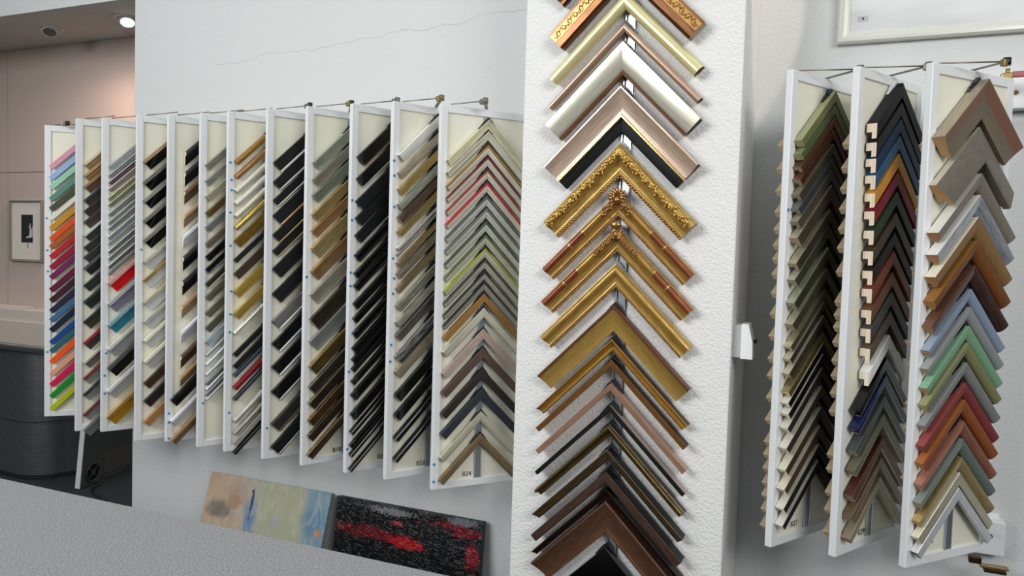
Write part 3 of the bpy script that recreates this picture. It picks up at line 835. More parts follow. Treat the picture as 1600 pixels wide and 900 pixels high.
# wide ornate one with leaves
o, w_, h_ = pil[6]; rnd = random.Random(3)
for sg in (-1, 1):
    bm = bmesh.new(); L = .035
    kk = 0
    while L < LP-.012:
        s = w_*(.27+.05*math.sin(kk*1.9)); a = (.7 if kk % 2 else -.7)+rnd.uniform(-.3, .3)
        leaf(bm, sg, s, L, h_*.97, a, rnd.uniform(.010, .015), rnd.uniform(.0045, .007), .0055)
        leaf(bm, sg, s+rnd.uniform(-.010, .010), L+.006, h_*.93, -a+.3, .009, .0045, .005)
        if kk % 3 == 0: scroll(bm, sg, s+.002, L+.008, h_*1.04, .009, 1.2, 1 if kk % 2 else -1, .0020)
        L += .0145; kk += 1
    new_obj('carved_leaves', bm, M_giltA, o)
bm = bmesh.new()
for a in range(7): 
    an = math.pi*(a+.5)/7; ellipsoid(bm, (math.cos(an)*.013, -h_*.9, -.040+math.sin(an)*.016), (.004, .005, .011), Matrix.Rotation(-(an-math.pi/2), 3, 'Y'))
new_obj('carved_shell', bm, M_giltA, o)
beads(o, w_, h_*.50, w_*.93, w_, LP, .0105, .0044)
# the two above it: scratched arabesque relief
o, w_, h_ = pil[1]
for sg in (-1, 1):
    bm = bmesh.new(); L = .03; kk = 0
    bandp = [(w_*.13, h_), (w_*.13, h_+.0015), (w_*.55, h_+.0015), (w_*.55, h_)]
    arm_mesh(bm, bandp, sg, LP-.001, False, t0=0); b_ = new_obj('gilded_band', bm, [mat('dC89848-B07A30')]*3, o)
    bm = bmesh.new()
    while L < LP-.012:
        scroll(bm, sg, w_*.33, L+.01, h_+.002, .011, 1.25, 1 if kk % 2 else -1, .0013)
        pts = [on_arm(sg, w_*(.33+.15*math.sin(q/8*2*math.pi+kk*math.pi)), L+q/8*.026, h_+.002) for q in range(9)]
        tube(bm, pts, .0012, 5); L += .026; kk += 1
    new_obj('carved_arabesque', bm, mat('d9A6A2A-7E4E1A'), o)
beads(o, w_, h_*.3, w_*.955, w_, LP, .004, .0012, 'rope_edge')
# shell and flower ornaments
for idx, kind in ((7, 'shell'), (8, 'flower')):
    o, w_, h_ = pil[idx]; t = h_*1.0
    bm = bmesh.new()
    if kind == 'shell':
        for a in range(9):
            an = math.pi*(-.1+1.2*a/8); ellipsoid(bm, (math.cos(an)*.019, -t-.002, -.014+math.sin(an)*.017), (.0055, .007, .013), Matrix.Rotation(-(an-math.pi/2), 3, 'Y'))
        ellipsoid(bm, (0, -t-.003, -.026), (.011, .010, .011)); ellipsoid(bm, (0, -t-.009, -.024), (.004, .004, .004))
    else:
        ellipsoid(bm, (0, -t-.006, .004), (.018, .010, .013), u=14, v=10)
        for sg in (-1, 1):
            for q in range(2):
                pts = [(sg*(.004+.016*math.sin(k_/10*math.pi)), -t-.003, -.018-.012*q-.010*math.cos(k_/10*2*math.pi)) for k_ in range(11)]
                tube(bm, pts, .0028, 6)
        ellipsoid(bm, (0, -t-.003, -.026), (.006, .007, .012))
    new_obj('carved_'+kind, bm, M_giltB, o)
    for sg in (-1, 1):
        bm = bmesh.new(); L = .030; kk = 0; e_ = .085 if kind == 'shell' else .105
        while L < e_:
            s = w_*.26
            if kind == 'shell': leaf(bm, sg, s+(.004 if kk % 2 else -.004), L, t, (.8 if kk % 2 else -.5), .012, .0055, .006)
            else:
                for q in range(5): leaf(bm, sg, s, L, t, q*1.256, .0078, .0042, .005)
            scroll(bm, sg, s, L+.008, t+.001, .008, 1.3, 1 if kk % 2 else -1, .0019)
            L += .014; kk += 1
        new_obj('carved_scrollwork', bm, M_giltB, o)
    # red-brown worn lengths of the dome with gold rings
    for sg in (-1, 1):
        bm = bmesh.new()
        dome = [(w_*(.055+.39*q/8), h_*(.66+.34*math.sin((.1+.8*q/8)*math.pi))+.0006) for q in range(9)]
        lay = bm.loops.layers.uv.verify()
        L0, L1 = LP-.185 if kind == 'shell' else LP-.165, LP-.0006
        A_ = [bm.verts.new(pt(sg, s, L0, t_)) for s, t_ in dome]; B_ = [bm.verts.new(pt(sg, s, L1, t_)) for s, t_ in dome]
        for q in range(8):
            vs = (A_[q], A_[q+1], B_[q+1], B_[q]); f = bm.faces.new(vs if sg < 0 else vs[::-1]); f.smooth = True
            for lp in f.loops: lp[lay].uv = (lp.vert.co.z*1.4, q/8*.02)
        new_obj('red_brown_worn_band', bm, mat('dA05A34-86401F'), o)
        bm = bmesh.new()
        for Lr in (L0, L0+.062):
            if Lr > L0: new_obj('gold_ring', bm, mat('mE8C468'), o); bm = bmesh.new()
            A_ = [bm.verts.new(pt(sg, s, Lr, t_+.0008)) for s, t_ in dome]; B_ = [bm.verts.new(pt(sg, s, Lr+.006, t_+.0008)) for s, t_ in dome]
            for q in range(8):
                vs = (A_[q], A_[q+1], B_[q+1], B_[q]); f = bm.faces.new(vs if sg < 0 else vs[::-1]); f.smooth = True
        new_obj('gold_ring', bm, mat('mE8C468'), o)
    beads(o, w_, h_*.46, w_*.95, w_, LP, .0064, .0028)
o, w_, h_ = pil[9]; beads(o, w_, h_*.46, w_*.95, w_, LP, .0064, .0027)

# ------------------------------------------------------------------ samples on the hidden backs: only their cut ends show
bm = bmesh.new()
BACK = {13: ((1217, 225, 1184, 828), (225, 262, 297, 330, 358, 383, 405, 429, 459, 492, 527, 563, 590, 625, 660, 695, 715, 737, 760, 780, 802, 828)),
        14: ((1318, 222, 1288, 837), (222, 260, 293, 325, 357, 387, 425, 473, 494, 513, 537, 566, 590, 618, 647, 715, 738, 775, 802, 837)),
        15: ((1431, 225, 1405, 750), (225, 328, 429, 474, 537, 572, 633, 672, 750))}
for i, (ln_, ys) in BACK.items():
    p = P[i]
    for y in ys:
        x = ln_[0]+(y-ln_[1])*(ln_[2]-ln_[0])/(ln_[3]-ln_[1]); u, z = panel_hit(i, x, y, -PT); u = .008
        h_ = .024 if i < 15 else .014; w_ = .020; zA = z-.0+(MID-u)
        Mx = Matrix.Translation((p.O+p.d*MID-p.n*(PT+.0005))) @ Matrix.Rotation(p.th, 4, 'Z')
        for sg in (-1, 1):
            b2 = bmesh.new(); arm_mesh(b2, [(0, 0), (0, h_), (w_, h_), (w_, h_*.4), (w_*.6, h_*.4), (w_*.6, 0)], sg, (MID-u)/R2I, False, t0=0)
            me = bpy.data.meshes.new('t'); b2.to_mesh(me); b2.free(); n0 = len(bm.verts); bm.from_mesh(me); bpy.data.meshes.remove(me)
            bm.verts.ensure_lookup_table()
            for v in bm.verts[n0:]:
                q = v.co.copy(); q.y = -q.y; q.z += zA; v.co = Mx @ q
bmesh.ops.recalc_face_normals(bm, faces=bm.faces)
o = new_obj('frame_corner_backs', bm, [mat('wB09A78'), mat('wB8A484'), mat('rC8B494')])
o['kind'] = 'stuff'; o['label'] = 'wooden cut ends of the corner samples hung on the panel backs right of the pillar'; o['category'] = 'frame corners'

# ------------------------------------------------------------------ wall blocks and fittings right
for nm, x0, x1, z0, z1, lab, sx, sz in (
        ('mounting_block', .405, .62, EYE+.487, EYE+.585, 'white wooden mounting block with screw beside the rightmost panel top', .512, .535),
        ('mounting_block', .38, .556, EYE-.905, EYE-.797, 'white wooden mounting block with screw below the rightmost panel', .515, -.845)):
    r_ = empty(nm, ((x0+x1)/2, YW, z0)); tag(r_, lab, 'block', 'wall mounting blocks'); cx, cy, cz = (x0+x1)/2, YW, z0
    bx('block', x0-cx, x1-cx, -.05, 0, 0, z1-z0, M_white, r_, .003)
    bx('back_plate', x0-cx-.02, x1-cx-.012, -.014, 0, .014, z1-z0+.014, M_white, r_, .002)
    bm = bmesh.new(); c = Vector((sx-cx, -.05, EYE+sz-cz)); tube(bm, (c+Vector((0, .004, 0)), c-Vector((0, .0022, 0))), .0075, 14); new_obj('screw', bm, simple('dull_brass_screw', '6A5A3A', .4, .8), r_)
    bm = bmesh.new(); box(bm, c.x-.005, c.x+.005, c.y-.0026, c.y-.002, c.z-.001, c.z+.001); new_obj('screw_slot', bm, M_dark, r_)
# brass latch with red lever above, brass foot below
lt = empty('lever_latch', (.475, 2.64, EYE+.575)); tag(lt, 'small brass latch with red lever at the top of the rightmost panel', 'latch')
bx('latch_body', -.022, .008, -.014, .014, -.03, .0, M_brass, lt, .003)
bm = bmesh.new(); tube(bm, ((-.004, 0, -.005), (-.004, 0, .014)), .006, 10); new_obj('pivot_pin', bm, M_brass, lt)
bm = bmesh.new(); box(bm, .006, .085, -.008, .008, -.012, .004, .002); new_obj('red_lever', bm, simple('red_lacquer', 'A8525A', .35), lt)
bx('latch_foot', -.018, .004, .0, .13, -.026, -.018, M_brass, lt, .001)
ft = empty('hinge_foot', (.475, 2.64, EYE-.905)); tag(ft, 'small brass hinge foot under the rightmost panel by the lower block', 'hinge')
bx('pivot_block', -.03, .004, -.012, .012, 0, .022, simple('dark_brass', '4A3A28', .4, .8), ft, .003)
bx('hinge_leaf', .0, .075, -.012, .012, -.008, -.001, M_brass, ft, .001)
bx('lower_leaf', .012, .070, -.010, .03, -.022, -.012, simple('dark_brass', '4A3A28', .4, .8), ft, .001)

# ------------------------------------------------------------------ light switch on the pillar side
sw_ = empty('rocker_switch', (-.253, 2.42, EYE-.25)); tag(sw_, 'white wall switch box mounted on the right side of the pillar', 'switch')
bx('switch_housing', 0, .024, -.045, .045, -.05, .05, simple('grey_switch', 'B4B8BA', .4), sw_, .002)
bm = bmesh.new()
v = [bm.verts.new(q) for q in ((.024, -.043, -.053), (.060, -.043, -.053), (.058, -.043, .0), (.045, -.043, .053), (.024, -.043, .053),
                               (.024, .043, -.053), (.060, .043, -.053), (.058, .043, .0), (.045, .043, .053), (.024, .043, .053))]
bm.faces.new(v[:5]); bm.faces.new(v[5:][::-1])
for k in range(5):
    j = (k+1) % 5; bm.faces.new((v[k], v[k+5], v[j+5], v[j]))
bmesh.ops.recalc_face_normals(bm, faces=bm.faces)
new_obj('rocker_cover', bm, simple('white_switch', 'F0F1F0', .35), sw_)
bm = bmesh.new(); tube(bm, ((.058, .0, .0), (.068, .0, -.002)), .006, 10); new_obj('rocker_knob', bm, M_dark, sw_)

# ------------------------------------------------------------------ framed print upper right
X0, X1, Z0, Z1 = 0.0, 1.25, EYE+.728, EYE+1.50
pf = empty('framed_print', (.62, YW, Z0)); tag(pf, 'large silver framed pale print on the wall above the right display panels', 'framed picture')
fm = mat('sE4E4DA')
def frame4(root, X0, X1, Z0, Z1, cx, cz, w, d, mtl, yb=0, names_=('frame_rail', 'frame_stile')):
    for k in range(4):
        # local section (s inward, t depth) swept along one side with mitres
        sec = [(0, 0), (0, d*.7), (w*.12, d), (w*.40, d), (w*.48, d*.8), (w*.85, d*.75), (w*.9, d*.6), (w, d*.55), (w, 0)]
        bm = bmesh.new(); c = [(X0, Z0), (X1, Z0), (X1, Z1), (X0, Z1)]; a, b = c[k], c[(k+1) % 4]
        dx, dz = b[0]-a[0], b[1]-a[1]; ln = math.hypot(dx, dz); dx /= ln; dz /= ln; nx, nz = -dz, dx
        A = [bm.verts.new((a[0]+dx*s+nx*s-cx, yb-t, a[1]+dz*s+nz*s-cz)) for s, t in sec]; B = [bm.verts.new((b[0]-dx*s+nx*s-cx, yb-t, b[1]-dz*s+nz*s-cz)) for s, t in sec]
        for q in range(len(sec)):
            j = (q+1) % len(sec); bm.faces.new((A[q], B[q], B[j], A[j]))
        bm.faces.new(A); bm.faces.new(B[::-1]); bmesh.ops.recalc_face_normals(bm, faces=bm.faces)
        new_obj(names_[k % 2], bm, mtl, root)
frame4(pf, X0, X1, Z0, Z1, .62, Z0, .036, .035, fm)
m = bpy.data.materials.new('pale_print'); m.use_nodes = True; n = m.node_tree.nodes; L = m.node_tree.links; b = n['Principled BSDF']
t = n.new('ShaderNodeTexCoord'); mp = n.new('ShaderNodeMapping'); mp.inputs['Scale'].default_value = (1.2, 1, 5); L.new(t.outputs['Object'], mp.inputs[0])
no = n.new('ShaderNodeTexNoise'); no.inputs['Scale'].default_value = 1.6; no.inputs['Detail'].default_value = 7; L.new(mp.outputs[0], no.inputs[0])
r = n.new('ShaderNodeValToRGB'); r.color_ramp.elements[0].position = .35; r.color_ramp.elements[1].position = .52
r.color_ramp.elements[0].color = hexc('E2E3E4'); r.color_ramp.elements[1].color = hexc('F4F5F6'); L.new(no.outputs['Fac'], r.inputs[0]); L.new(r.outputs[0], b.inputs['Base Color']); b.inputs['Roughness'].default_value = .6
bx('print_sheet', X0+.034-.62, X1-.034-.62, -.012, -.004, .034, Z1-Z0-.034, m, pf)
o = bx('paper_label', X0+.06-.62, X0+.092-.62, -.0135, -.012, .072, .088, simple('grey_label', 'C8CCD0', .6), pf)
o = bx('pencil_mark', X0+.073-.62, X0+.079-.62, -.0142, -.0135, .077, .083, M_dark, pf)
gm = bpy.data.materials.new('picture_glass'); gm.use_nodes = True; n = gm.node_tree.nodes; L = gm.node_tree.links; n.clear()
out = n.new('ShaderNodeOutputMaterial'); mx = n.new('ShaderNodeMixShader'); tr = n.new('ShaderNodeBsdfTransparent'); gl = n.new('ShaderNodeBsdfGlossy'); gl.inputs['Roughness'].default_value = .05
fr = n.new('ShaderNodeFresnel'); fr.inputs[0].default_value = 1.45
L.new(fr.outputs[0], mx.inputs[0]); L.new(tr.outputs[0], mx.inputs[1]); L.new(gl.outputs[0], mx.inputs[2]); L.new(mx.outputs[0], out.inputs[0])
bx('glass_pane', X0+.034-.62, X1-.034-.62, -.0185, -.0165, .034, Z1-Z0-.034, gm, pf)

# ------------------------------------------------------------------ alcove: picture, spots, desk, equipment
ax0, ax1, az0, az1 = -4.955, -4.646, EYE-.155, EYE+.243
pa = empty('framed_artwork', (-4.8, YB, az0)); tag(pa, 'small framed artwork with dark rectangle on cream mount in the alcove', 'framed picture')
frame4(pa, ax0, ax1, az0, az1, -4.8, az0, .016, .022, mat('s9A9488'))
bx('mount_board', ax0+.015+4.8, ax1-.015+4.8, -.011, -.002, .015, az1-az0-.015, simple('cream_mount', 'DDD6CC', .8), pa)
bx('dark_image', -.047, .062, -.0125, -.011, .125, .305, simple('dark_blue_black_ink', '1C2024', .6), pa)
bm = bmesh.new()
for tri in (((.0, .150), (.030, .160), (.022, .170), (.0, .158)), ((.028, .155), (.045, .155), (.043, .25), (.036, .25)), ((.045, .16), (.060, .16), (.060, .23), (.050, .21)), ((.016, .222), (.036, .225), (.036, .232))):
    f = bm.faces.new([bm.verts.new((x, -.0128, z)) for x, z in tri])
bmesh.ops.recalc_face_normals(bm, faces=bm.faces); q = bmesh.ops.extrude_face_region(bm, geom=bm.faces[:])
for v in [g for g in q['geom'] if isinstance(g, bmesh.types.BMVert)]: v.co.y += .0004
new_obj('white_shape', bm, simple('pale_ink', 'C8C4CC', .6), pa)
bx('red_mark', .012, .018, -.0126, -.011, .088, .120, simple('red_ink', '8E1E28', .6), pa)
for (x, y, lit) in ((-4.205, 3.02, False), (-3.585, 3.02, True)):
    s_ = empty('recessed_spotlight', (x, y, EYE+1.217))
    tag(s_, 'lit warm recessed ceiling spotlight at the wall edge' if lit else 'unlit tilted recessed ceiling spotlight with dark reflector', 'spotlight', 'recessed spotlights in the alcove ceiling')
    bm = bmesh.new(); seg = 28
    prof = [(.072, 0), (.074, -.004), (.070, -.006), (.052, -.006), (.048, -.002), (.048, .0)]
    rings = [[bm.verts.new((r_*math.cos(a), r_*math.sin(a), z)) for a in [2*math.pi*k/seg for k in range(seg)]] for r_, z in prof]
    for A, B in zip(rings, rings[1:]):
        for k in range(seg): bm.faces.new((A[k], A[(k+1) % seg], B[(k+1) % seg], B[k])).smooth = True
    bmesh.ops.recalc_face_normals(bm, faces=bm.faces); new_obj('trim_ring', bm, simple('white_trim', 'D8D6D2', .4), s_)
    Rt = Matrix.Rotation(-.38, 4, 'Y') @ Matrix.Rotation(-.30, 4, 'X')
    bm = bmesh.new()
    prof = [(.036, .02), (.042, -.03), (.038, -.034), (.033, -.030), (.020, -.012), (.0, -.010)]
    rings = [[bm.verts.new(Rt @ Vector((r_*math.cos(a), r_*math.sin(a), z))) for a in [2*math.pi*k/seg for k in range(seg)]] for r_, z in prof[:-1]]
    for A, B in zip(rings, rings[1:]):
        for k in range(seg): bm.faces.new((A[k], A[(k+1) % seg], B[(k+1) % seg], B[k])).smooth = True
    bm.faces.new(rings[-1]); bmesh.ops.recalc_face_normals(bm, faces=bm.faces)
    new_obj('lamp_housing', bm, simple('white_trim', 'D8D6D2', .4), s_)
    em = bpy.data.materials.new('lamp_glow' if lit else 'dark_reflector'); em.use_nodes = True; b = em.node_tree.nodes['Principled BSDF']
    if lit: b.inputs['Emission Color'].default_value = (1, .88, .72, 1); b.inputs['Emission Strength'].default_value = 12
    else: b.inputs['Base Color'].default_value = hexc('6A6A6C'); b.inputs['Metallic'].default_value = .8; b.inputs['Roughness'].default_value = .3
    bm = bmesh.new(); c = Rt @ Vector((0, 0, -.031)); ax = Rt.to_3x3() @ Vector((0, 0, 1))
    tube(bm, (c-ax*.002, c+ax*.006), .033, 20); new_obj('bulb' if lit else 'reflector', bm, em, s_)
# reception desk with perforated metal front
dk = empty('reception_desk', (-4.9, 3.2, 0)); tag(dk, 'beige topped reception desk with curved perforated metal front in the alcove', 'desk')
Mb = simple('beige_laminate', 'CFC5BA', .6, bump=(30, .05, .003))
bx('desk_body', -1.6, .72, -.02, .099, .86, EYE-.455, Mb, dk, .004)
bx('desk_flap', -.10, .55, -.032, -.02, .875, 1.02, simple('beige_flap', 'CABFB3', .6), dk, .002)
bx('desk_ledge', -.18, .20, .0, .08, EYE-.455, EYE-.443, Mb, dk, .002)
bx('desk_trim', -1.6, .74, -.05, .0, .835, .86, simple('dark_trim', '5A5E62', .4, .5), dk, .002)
pm = bpy.data.materials.new('perforated_steel'); pm.use_nodes = True; n = pm.node_tree.nodes; L = pm.node_tree.links; b = n['Principled BSDF']
t = n.new('ShaderNodeTexCoord'); s = n.new('ShaderNodeSeparateXYZ'); L.new(t.outputs['UV'], s.inputs[0])
def MM(op, a, bb=None):
    k = n.new('ShaderNodeMath'); k.operation = op
    for i_, v_ in enumerate((a, bb)):
        if v_ is None: continue
        if isinstance(v_, (int, float)): k.inputs[i_].default_value = v_
        else: L.new(v_, k.inputs[i_])
    return k.outputs[0]
PIT = .0125
u_ = MM('DIVIDE', s.outputs['X'], PIT); v_ = MM('DIVIDE', s.outputs['Y'], PIT*.87)
row = MM('FLOOR', v_); sh = MM('MULTIPLY', MM('MODULO', row, 2.0), .5)
fu = MM('SUBTRACT', MM('FRACT', MM('ADD', u_, sh)), .5); fv = MM('MULTIPLY', MM('SUBTRACT', MM('FRACT', v_), .5), .87)
dd = MM('SQRT', MM('ADD', MM('MULTIPLY', fu, fu), MM('MULTIPLY', fv, fv)))
hole = MM('LESS_THAN', dd, .27)
mx = n.new('ShaderNodeMix'); mx.data_type = 'RGBA'; L.new(hole, mx.inputs[0]); mx.inputs[6].default_value = hexc('A4A6A8'); mx.inputs[7].default_value = (.006, .006, .007, 1)
L.new(mx.outputs[2], b.inputs['Base Color']); L.new(MM('SUBTRACT', .85, MM('MULTIPLY', hole, .85)), b.inputs['Metallic']); b.inputs['Roughness'].default_value = .35
path = [(-6.6, 3.16), (-5.6, 3.17), (-5.2, 3.18), (-4.95, 3.20), (-4.78, 3.19), (-4.66, 3.20), (-4.57, 3.26), (-4.52, 3.36), (-4.47, 3.46), (-4.42, 3.62), (-4.36, 3.9), (-4.3, 4.3), (-4.1, 4.9), (-3.2, 5.2)]
sm = []
for q in range(len(path)-1):
    for k in range(5):
        a = Vector(path[max(q-1, 0)]); b0 = Vector(path[q]); c0 = Vector(path[q+1]); d0 = Vector(path[min(q+2, len(path)-1)]); tt = k/5
        sm.append(.5*((2*b0)+(-a+c0)*tt+(2*a-5*b0+4*c0-d0)*tt**2+(-a+3*b0-3*c0+d0)*tt**3))
def strip(name, z0, z1, off, m, thick):
    bm = bmesh.new(); lay = bm.loops.layers.uv.verify(); acc_ = 0; prev = None
    ring = []
    for q, pnt in enumerate(sm):
        tn = (sm[min(q+1, len(sm)-1)]-sm[max(q-1, 0)]).normalized(); nr = Vector((tn.y, -tn.x))
        if q: acc_ += (pnt-sm[q-1]).length
        pf_ = pnt+nr*off; pb_ = pnt+nr*(off-thick)
        ring.append(([bm.verts.new((pp.x+4.9, pp.y-3.2, z)) for pp, z in ((pf_, z0), (pf_, z1), (pb_, z1), (pb_, z0))], acc_))
    for (A, ua), (B, ub) in zip(ring, ring[1:]):
        for k in range(4):
            j = (k+1) % 4; f = bm.faces.new((A[k], B[k], B[j], A[j]))
            for lp, q in zip(f.loops, ((ua, A[k].co.z), (ub, B[k].co.z), (ub, B[j].co.z), (ua, A[j].co.z))): lp[lay].uv = (q[0]+9, q[1]+9)
            f.smooth = False
    bm.faces.new(ring[0][0]); bm.faces.new(ring[-1][0][::-1]); bmesh.ops.recalc_face_normals(bm, faces=bm.faces)
    new_obj(name, bm, m, dk)
strip('perforated_front', 0.0, .835, 0, pm, .003)
strip('joint_band', EYE-1.185, EYE-1.170, .002, simple('steel_band', '5E6062', .4, .7), .004)
strip('plinth', 0, .03, .004, simple('dark_plinth', '2A2C2E', .5, .3), .006)
# equipment cabinet with fan
fa = Vector((-4.205, 3.215, 0)); fb = Vector((-4.315, 3.70, 0))
ang = math.atan2(fb.y-fa.y, fb.x-fa.x); ec = empty('equipment_panel', fa, ang-math.pi/2)
tag(ec, 'dark grey equipment side panel with white edge and fan standing on the alcove floor', 'equipment panel')
Mc = simple('dark_grey_metal', '5A5C58', .5, .2)
ec.rotation_euler = (0, .10, ang-math.pi/2)
bx('cabinet_side', -.028, 0, .003, .75, .004, .62, Mc, ec, .001)
bx('front_edge', -.030, .003, -.004, .003, .004, .62, simple('white_edge', 'E8E8E6', .4), ec, .002)
bx('lower_side_panel', 0, .004, .20, .75, .04, .17, simple('warm_grey_metal', '66625C', .5, .2), ec, .001)
fn = empty('cooling_fan', (.003, .10, .085)); fn.parent = ec
bm = bmesh.new(); seg = 24
for r_ in (.058,):
    tube(bm, [(.003, r_*math.cos(a), r_*math.sin(a)) for a in [2*math.pi*k/seg for k in range(seg+1)]], .004, 6)
new_obj('fan_ring', bm, M_grey, fn)
bm = bmesh.new(); tube(bm, ((-.001, 0, 0), (.0015, 0, 0)), .056, 24); new_obj('fan_opening', bm, simple('fan_black', '060606', .6), fn)
bm = bmesh.new()
tube(bm, ((.0015, 0, 0), (.007, 0, 0)), .017, 16)
for k in range(4):
    a = math.pi/4+k*math.pi/2; tube(bm, ((.004, 0, 0), (.004, .056*math.cos(a), .056*math.sin(a))), .003, 6)
new_obj('fan_guard', bm, M_grey, fn)
bm = bmesh.new(); tube(bm, [Vector(q) for q in ((-4.19, 3.36, .04), (-4.17, 3.35, .03), (-4.16, 3.30, .008), (-4.13, 3.24, .006), (-4.05, 3.19, .006), (-3.95, 3.16, .006), (-3.8, 3.1, .006), (-3.6, 3.12, .006))], .007, 8)
o = new_obj('power_cable', bm, M_dark); tag(o, 'black power cable running from the equipment panel across the floor', 'cable')

# ------------------------------------------------------------------ canvases leaning on the wall
def paint(name, build):
    m = bpy.data.materials.new(name); m.use_nodes = True; n = m.node_tree.nodes; L = m.node_tree.links; b = n['Principled BSDF']
    t = n.new('ShaderNodeTexCoord'); s = n.new('ShaderNodeSeparateXYZ'); L.new(t.outputs['Object'], s.inputs[0])
    def M(op, a, bb=None, c=None):
        k = n.new('ShaderNodeMath'); k.operation = op; k.use_clamp = False
        for i_, v in enumerate((a, bb, c)):
            if v is None: continue
            if isinstance(v, (int, float)): k.inputs[i_].default_value = v
            else: L.new(v, k.inputs[i_])
        return k.outputs[0]
    def N(sc, sx, sz, det=5, dist=0):
        mp = n.new('ShaderNodeMapping'); mp.inputs['Scale'].default_value = (sx, 1, sz); L.new(t.outputs['Object'], mp.inputs[0])
        k = n.new('ShaderNodeTexNoise'); k.inputs['Scale'].default_value = sc; k.inputs['Detail'].default_value = det; k.inputs['Distortion'].default_value = dist; L.new(mp.outputs[0], k.inputs['Vector']); return k.outputs['Fac']
    def sst(v, a, bb):
        k = n.new('ShaderNodeMapRange'); k.interpolation_type = 'SMOOTHSTEP'; L.new(v, k.inputs[0]); k.inputs[1].default_value = a; k.inputs[2].default_value = bb; return k.outputs[0]
    def mix(f, a, bb):
        k = n.new('ShaderNodeMix'); k.data_type = 'RGBA'; L.new(f, k.inputs[0])
        for idx, v in ((6, a), (7, bb)):
            if isinstance(v, str): k.inputs[idx].default_value = hexc(v)
            else: L.new(v, k.inputs[idx])
        return k.outputs[2]
    c = build(s.outputs['X'], M('MULTIPLY', M('SUBTRACT', s.outputs['Z'], .225), 1.95), M, N, sst, mix); L.new(c, b.inputs['Base Color']); return m, b
def blob(x, z, cx, cz, rx, rz, M, nz, amt):
    a = M('DIVIDE', M('SUBTRACT', x, cx), rx); b = M('DIVIDE', M('SUBTRACT', z, cz), rz)
    return M('ADD', M('SQRT', M('ADD', M('MULTIPLY', a, a), M('MULTIPLY', b, b))), M('MULTIPLY', M('SUBTRACT', nz, .5), amt))
def p1(x, z, M, N, sst, mix):     # x 0..0.69, z 0..0.46
    n1 = N(6, 1, 1); n2 = N(22, 1, .5, 6, 1); n3 = N(60, 1, .25)
    c = mix(sst(M('ADD', x, M('MULTIPLY', M('SUBTRACT', n1, .5), .2)), .10, .34), 'B89E86', 'A8A69A')
    c = mix(sst(M('ADD', x, M('MULTIPLY', M('SUBTRACT', n1, .5), .15)), .26, .42), c, 'A4A68C')
    c = mix(M('MULTIPLY', sst(blob(x, z, .18, .37, .10, .12, M, n1, 1.2), 1.1, .3), .6), c, 'A88478')
    c = mix(M('MULTIPLY', sst(blob(x, z, .09, .20, .12, .09, M, n2, 1.4), 1.1, .4), .85), c, '6A6662')
    c = mix(M('MULTIPLY', sst(blob(x, z, .17, .27, .06, .08, M, n2, 1.5), 1.1, .4), .7), c, 'A07E62')
    c = mix(sst(M('ADD', M('ADD', x, M('MULTIPLY', M('SUBTRACT', n1, .5), .10)), M('MULTIPLY', z, .06)), .56, .625), c, '7090A0')
    c = mix(M('MULTIPLY', sst(blob(x, z, .63, .24, .09, .14, M, n1, 1.3), 1.1, .5), .8), c, '4C7A9C')
    c = mix(sst(blob(x, z, .655, .16, .025, .04, M, n2, 1.4), 1.0, .6), c, 'B08060')
    c = mix(M('MULTIPLY', sst(blob(x, z, .275, .18, .045, .20, M, n3, 1.6), 1.1, .3), .9), c, '3E78AE')
    c = mix(sst(blob(x, z, .272, .28, .010, .19, M, n3, 1.2), 1.0, .5), c, '1E3A5E')
    c = mix(M('MULTIPLY', sst(blob(x, z, .42, .20, .03, .08, M, n2, 2.2), .9, .4), .7), c, '9AA0AE')
    c = mix(M('MULTIPLY', sst(n2, .45, .7), .28), c, 'D6CCB8')
    c = mix(M('MULTIPLY', sst(N(14, 2.5, .6, 6, 1), .5, .75), .30), c, '8C867C')
    c = mix(sst(blob(x, z, .263, .405, .006, .012, M, n3, .6), 1.0, .6), c, '20242C')
    return c
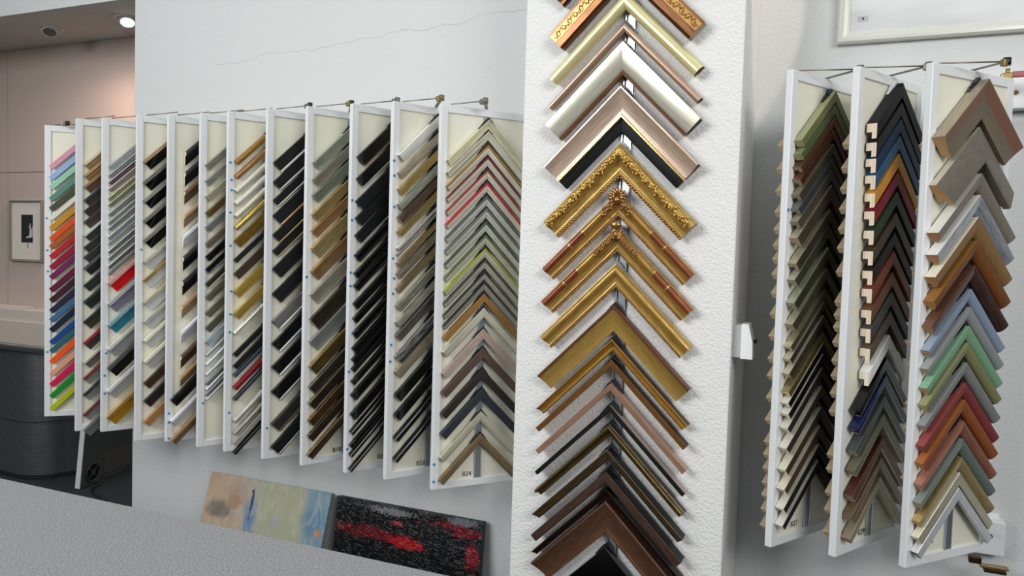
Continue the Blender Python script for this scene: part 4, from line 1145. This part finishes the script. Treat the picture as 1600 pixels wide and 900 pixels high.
def p2(x, z, M, N, sst, mix):     # x 0..0.71
    n1 = N(7, 1, 1.6, 6, 1.5); n2 = N(20, .6, 2.2, 6, 2); n3 = N(45, 1, 1, 5, 3)
    c = mix(sst(n2, .42, .55), '3C4042', '0A0B0D')
    c = mix(sst(M('ADD', z, M('MULTIPLY', M('SUBTRACT', n1, .5), .25)), .43, .37), c, '08090B')
    c = mix(sst(blob(x, z, .58, .35, .15, .06, M, n2, 2.8), 1.0, .7), c, '6A0E18')
    c = mix(sst(blob(x, z, .27, .40, .12, .035, M, n3, 2.5), .9, .6), c, '7A7A7C')
    c = mix(sst(blob(x, z, .62, .42, .09, .04, M, n3, 2.5), .9, .6), c, '6A7074')
    c = mix(sst(blob(x, z, .20, .20, .22, .05, M, n2, 3.0), 1.0, .75), c, '5E0A12')
    c = mix(sst(blob(x, z, .36, .165, .10, .05, M, n2, 1.8), 1.0, .7), c, '9A0C16')
    c = mix(sst(blob(x, z, .31, .315, .03, .02, M, n3, 2), 1.0, .6), c, 'A03038')
    c = mix(sst(blob(x, z, .67, .16, .035, .12, M, n2, 2), 1.0, .7), c, '7A0E1A')
    c = mix(sst(blob(x, z, .50, .24, .09, .13, M, n1, 2), 1.0, .7), c, '0B0F12')
    return c
for k, (x0, x1, ytop, lean, z1, fn_, lab, sidec) in enumerate((
        (-2.66, -1.97, 2.725, .15, EYE-1.088, p1, 'pale abstract canvas with blue splashes leaning against the wall', '8A9296'),
        (-1.944, -1.234, 2.735, .055, EYE-1.098, p2, 'black and red abstract canvas leaning against the wall beside the pale one', '2A2E30'))):
    hgt = math.hypot(z1, lean); tilt = math.atan2(lean, z1)
    root = empty('leaning_canvas', (x0, ytop-lean, 0)); root.rotation_euler = (-tilt, 0, 0)
    tag(root, lab, 'painting', 'canvases leaning behind the counter')
    m, b = paint('painted_canvas', fn_); b.inputs['Roughness'].default_value = .55 if k == 0 else .3
    if k == 1:
        n = m.node_tree.nodes; L = m.node_tree.links; t = n.new('ShaderNodeTexCoord'); no = n.new('ShaderNodeTexNoise'); no.inputs['Scale'].default_value = 40; no.inputs['Distortion'].default_value = 3
        L.new(t.outputs['Object'], no.inputs[0]); bp = n.new('ShaderNodeBump'); bp.inputs['Strength'].default_value = .8; bp.inputs['Distance'].default_value = .006; L.new(no.outputs['Fac'], bp.inputs['Height']); L.new(bp.outputs[0], b.inputs['Normal'])
    bx('painted_face', 0, x1-x0, 0, .002, 0, hgt, m, root)
    bx('canvas_edge', 0.0003, x1-x0-.0003, .002, .026, 0.0003, hgt-.0003, simple('canvas_edge_%s' % sidec, sidec, .8), root, .0015)
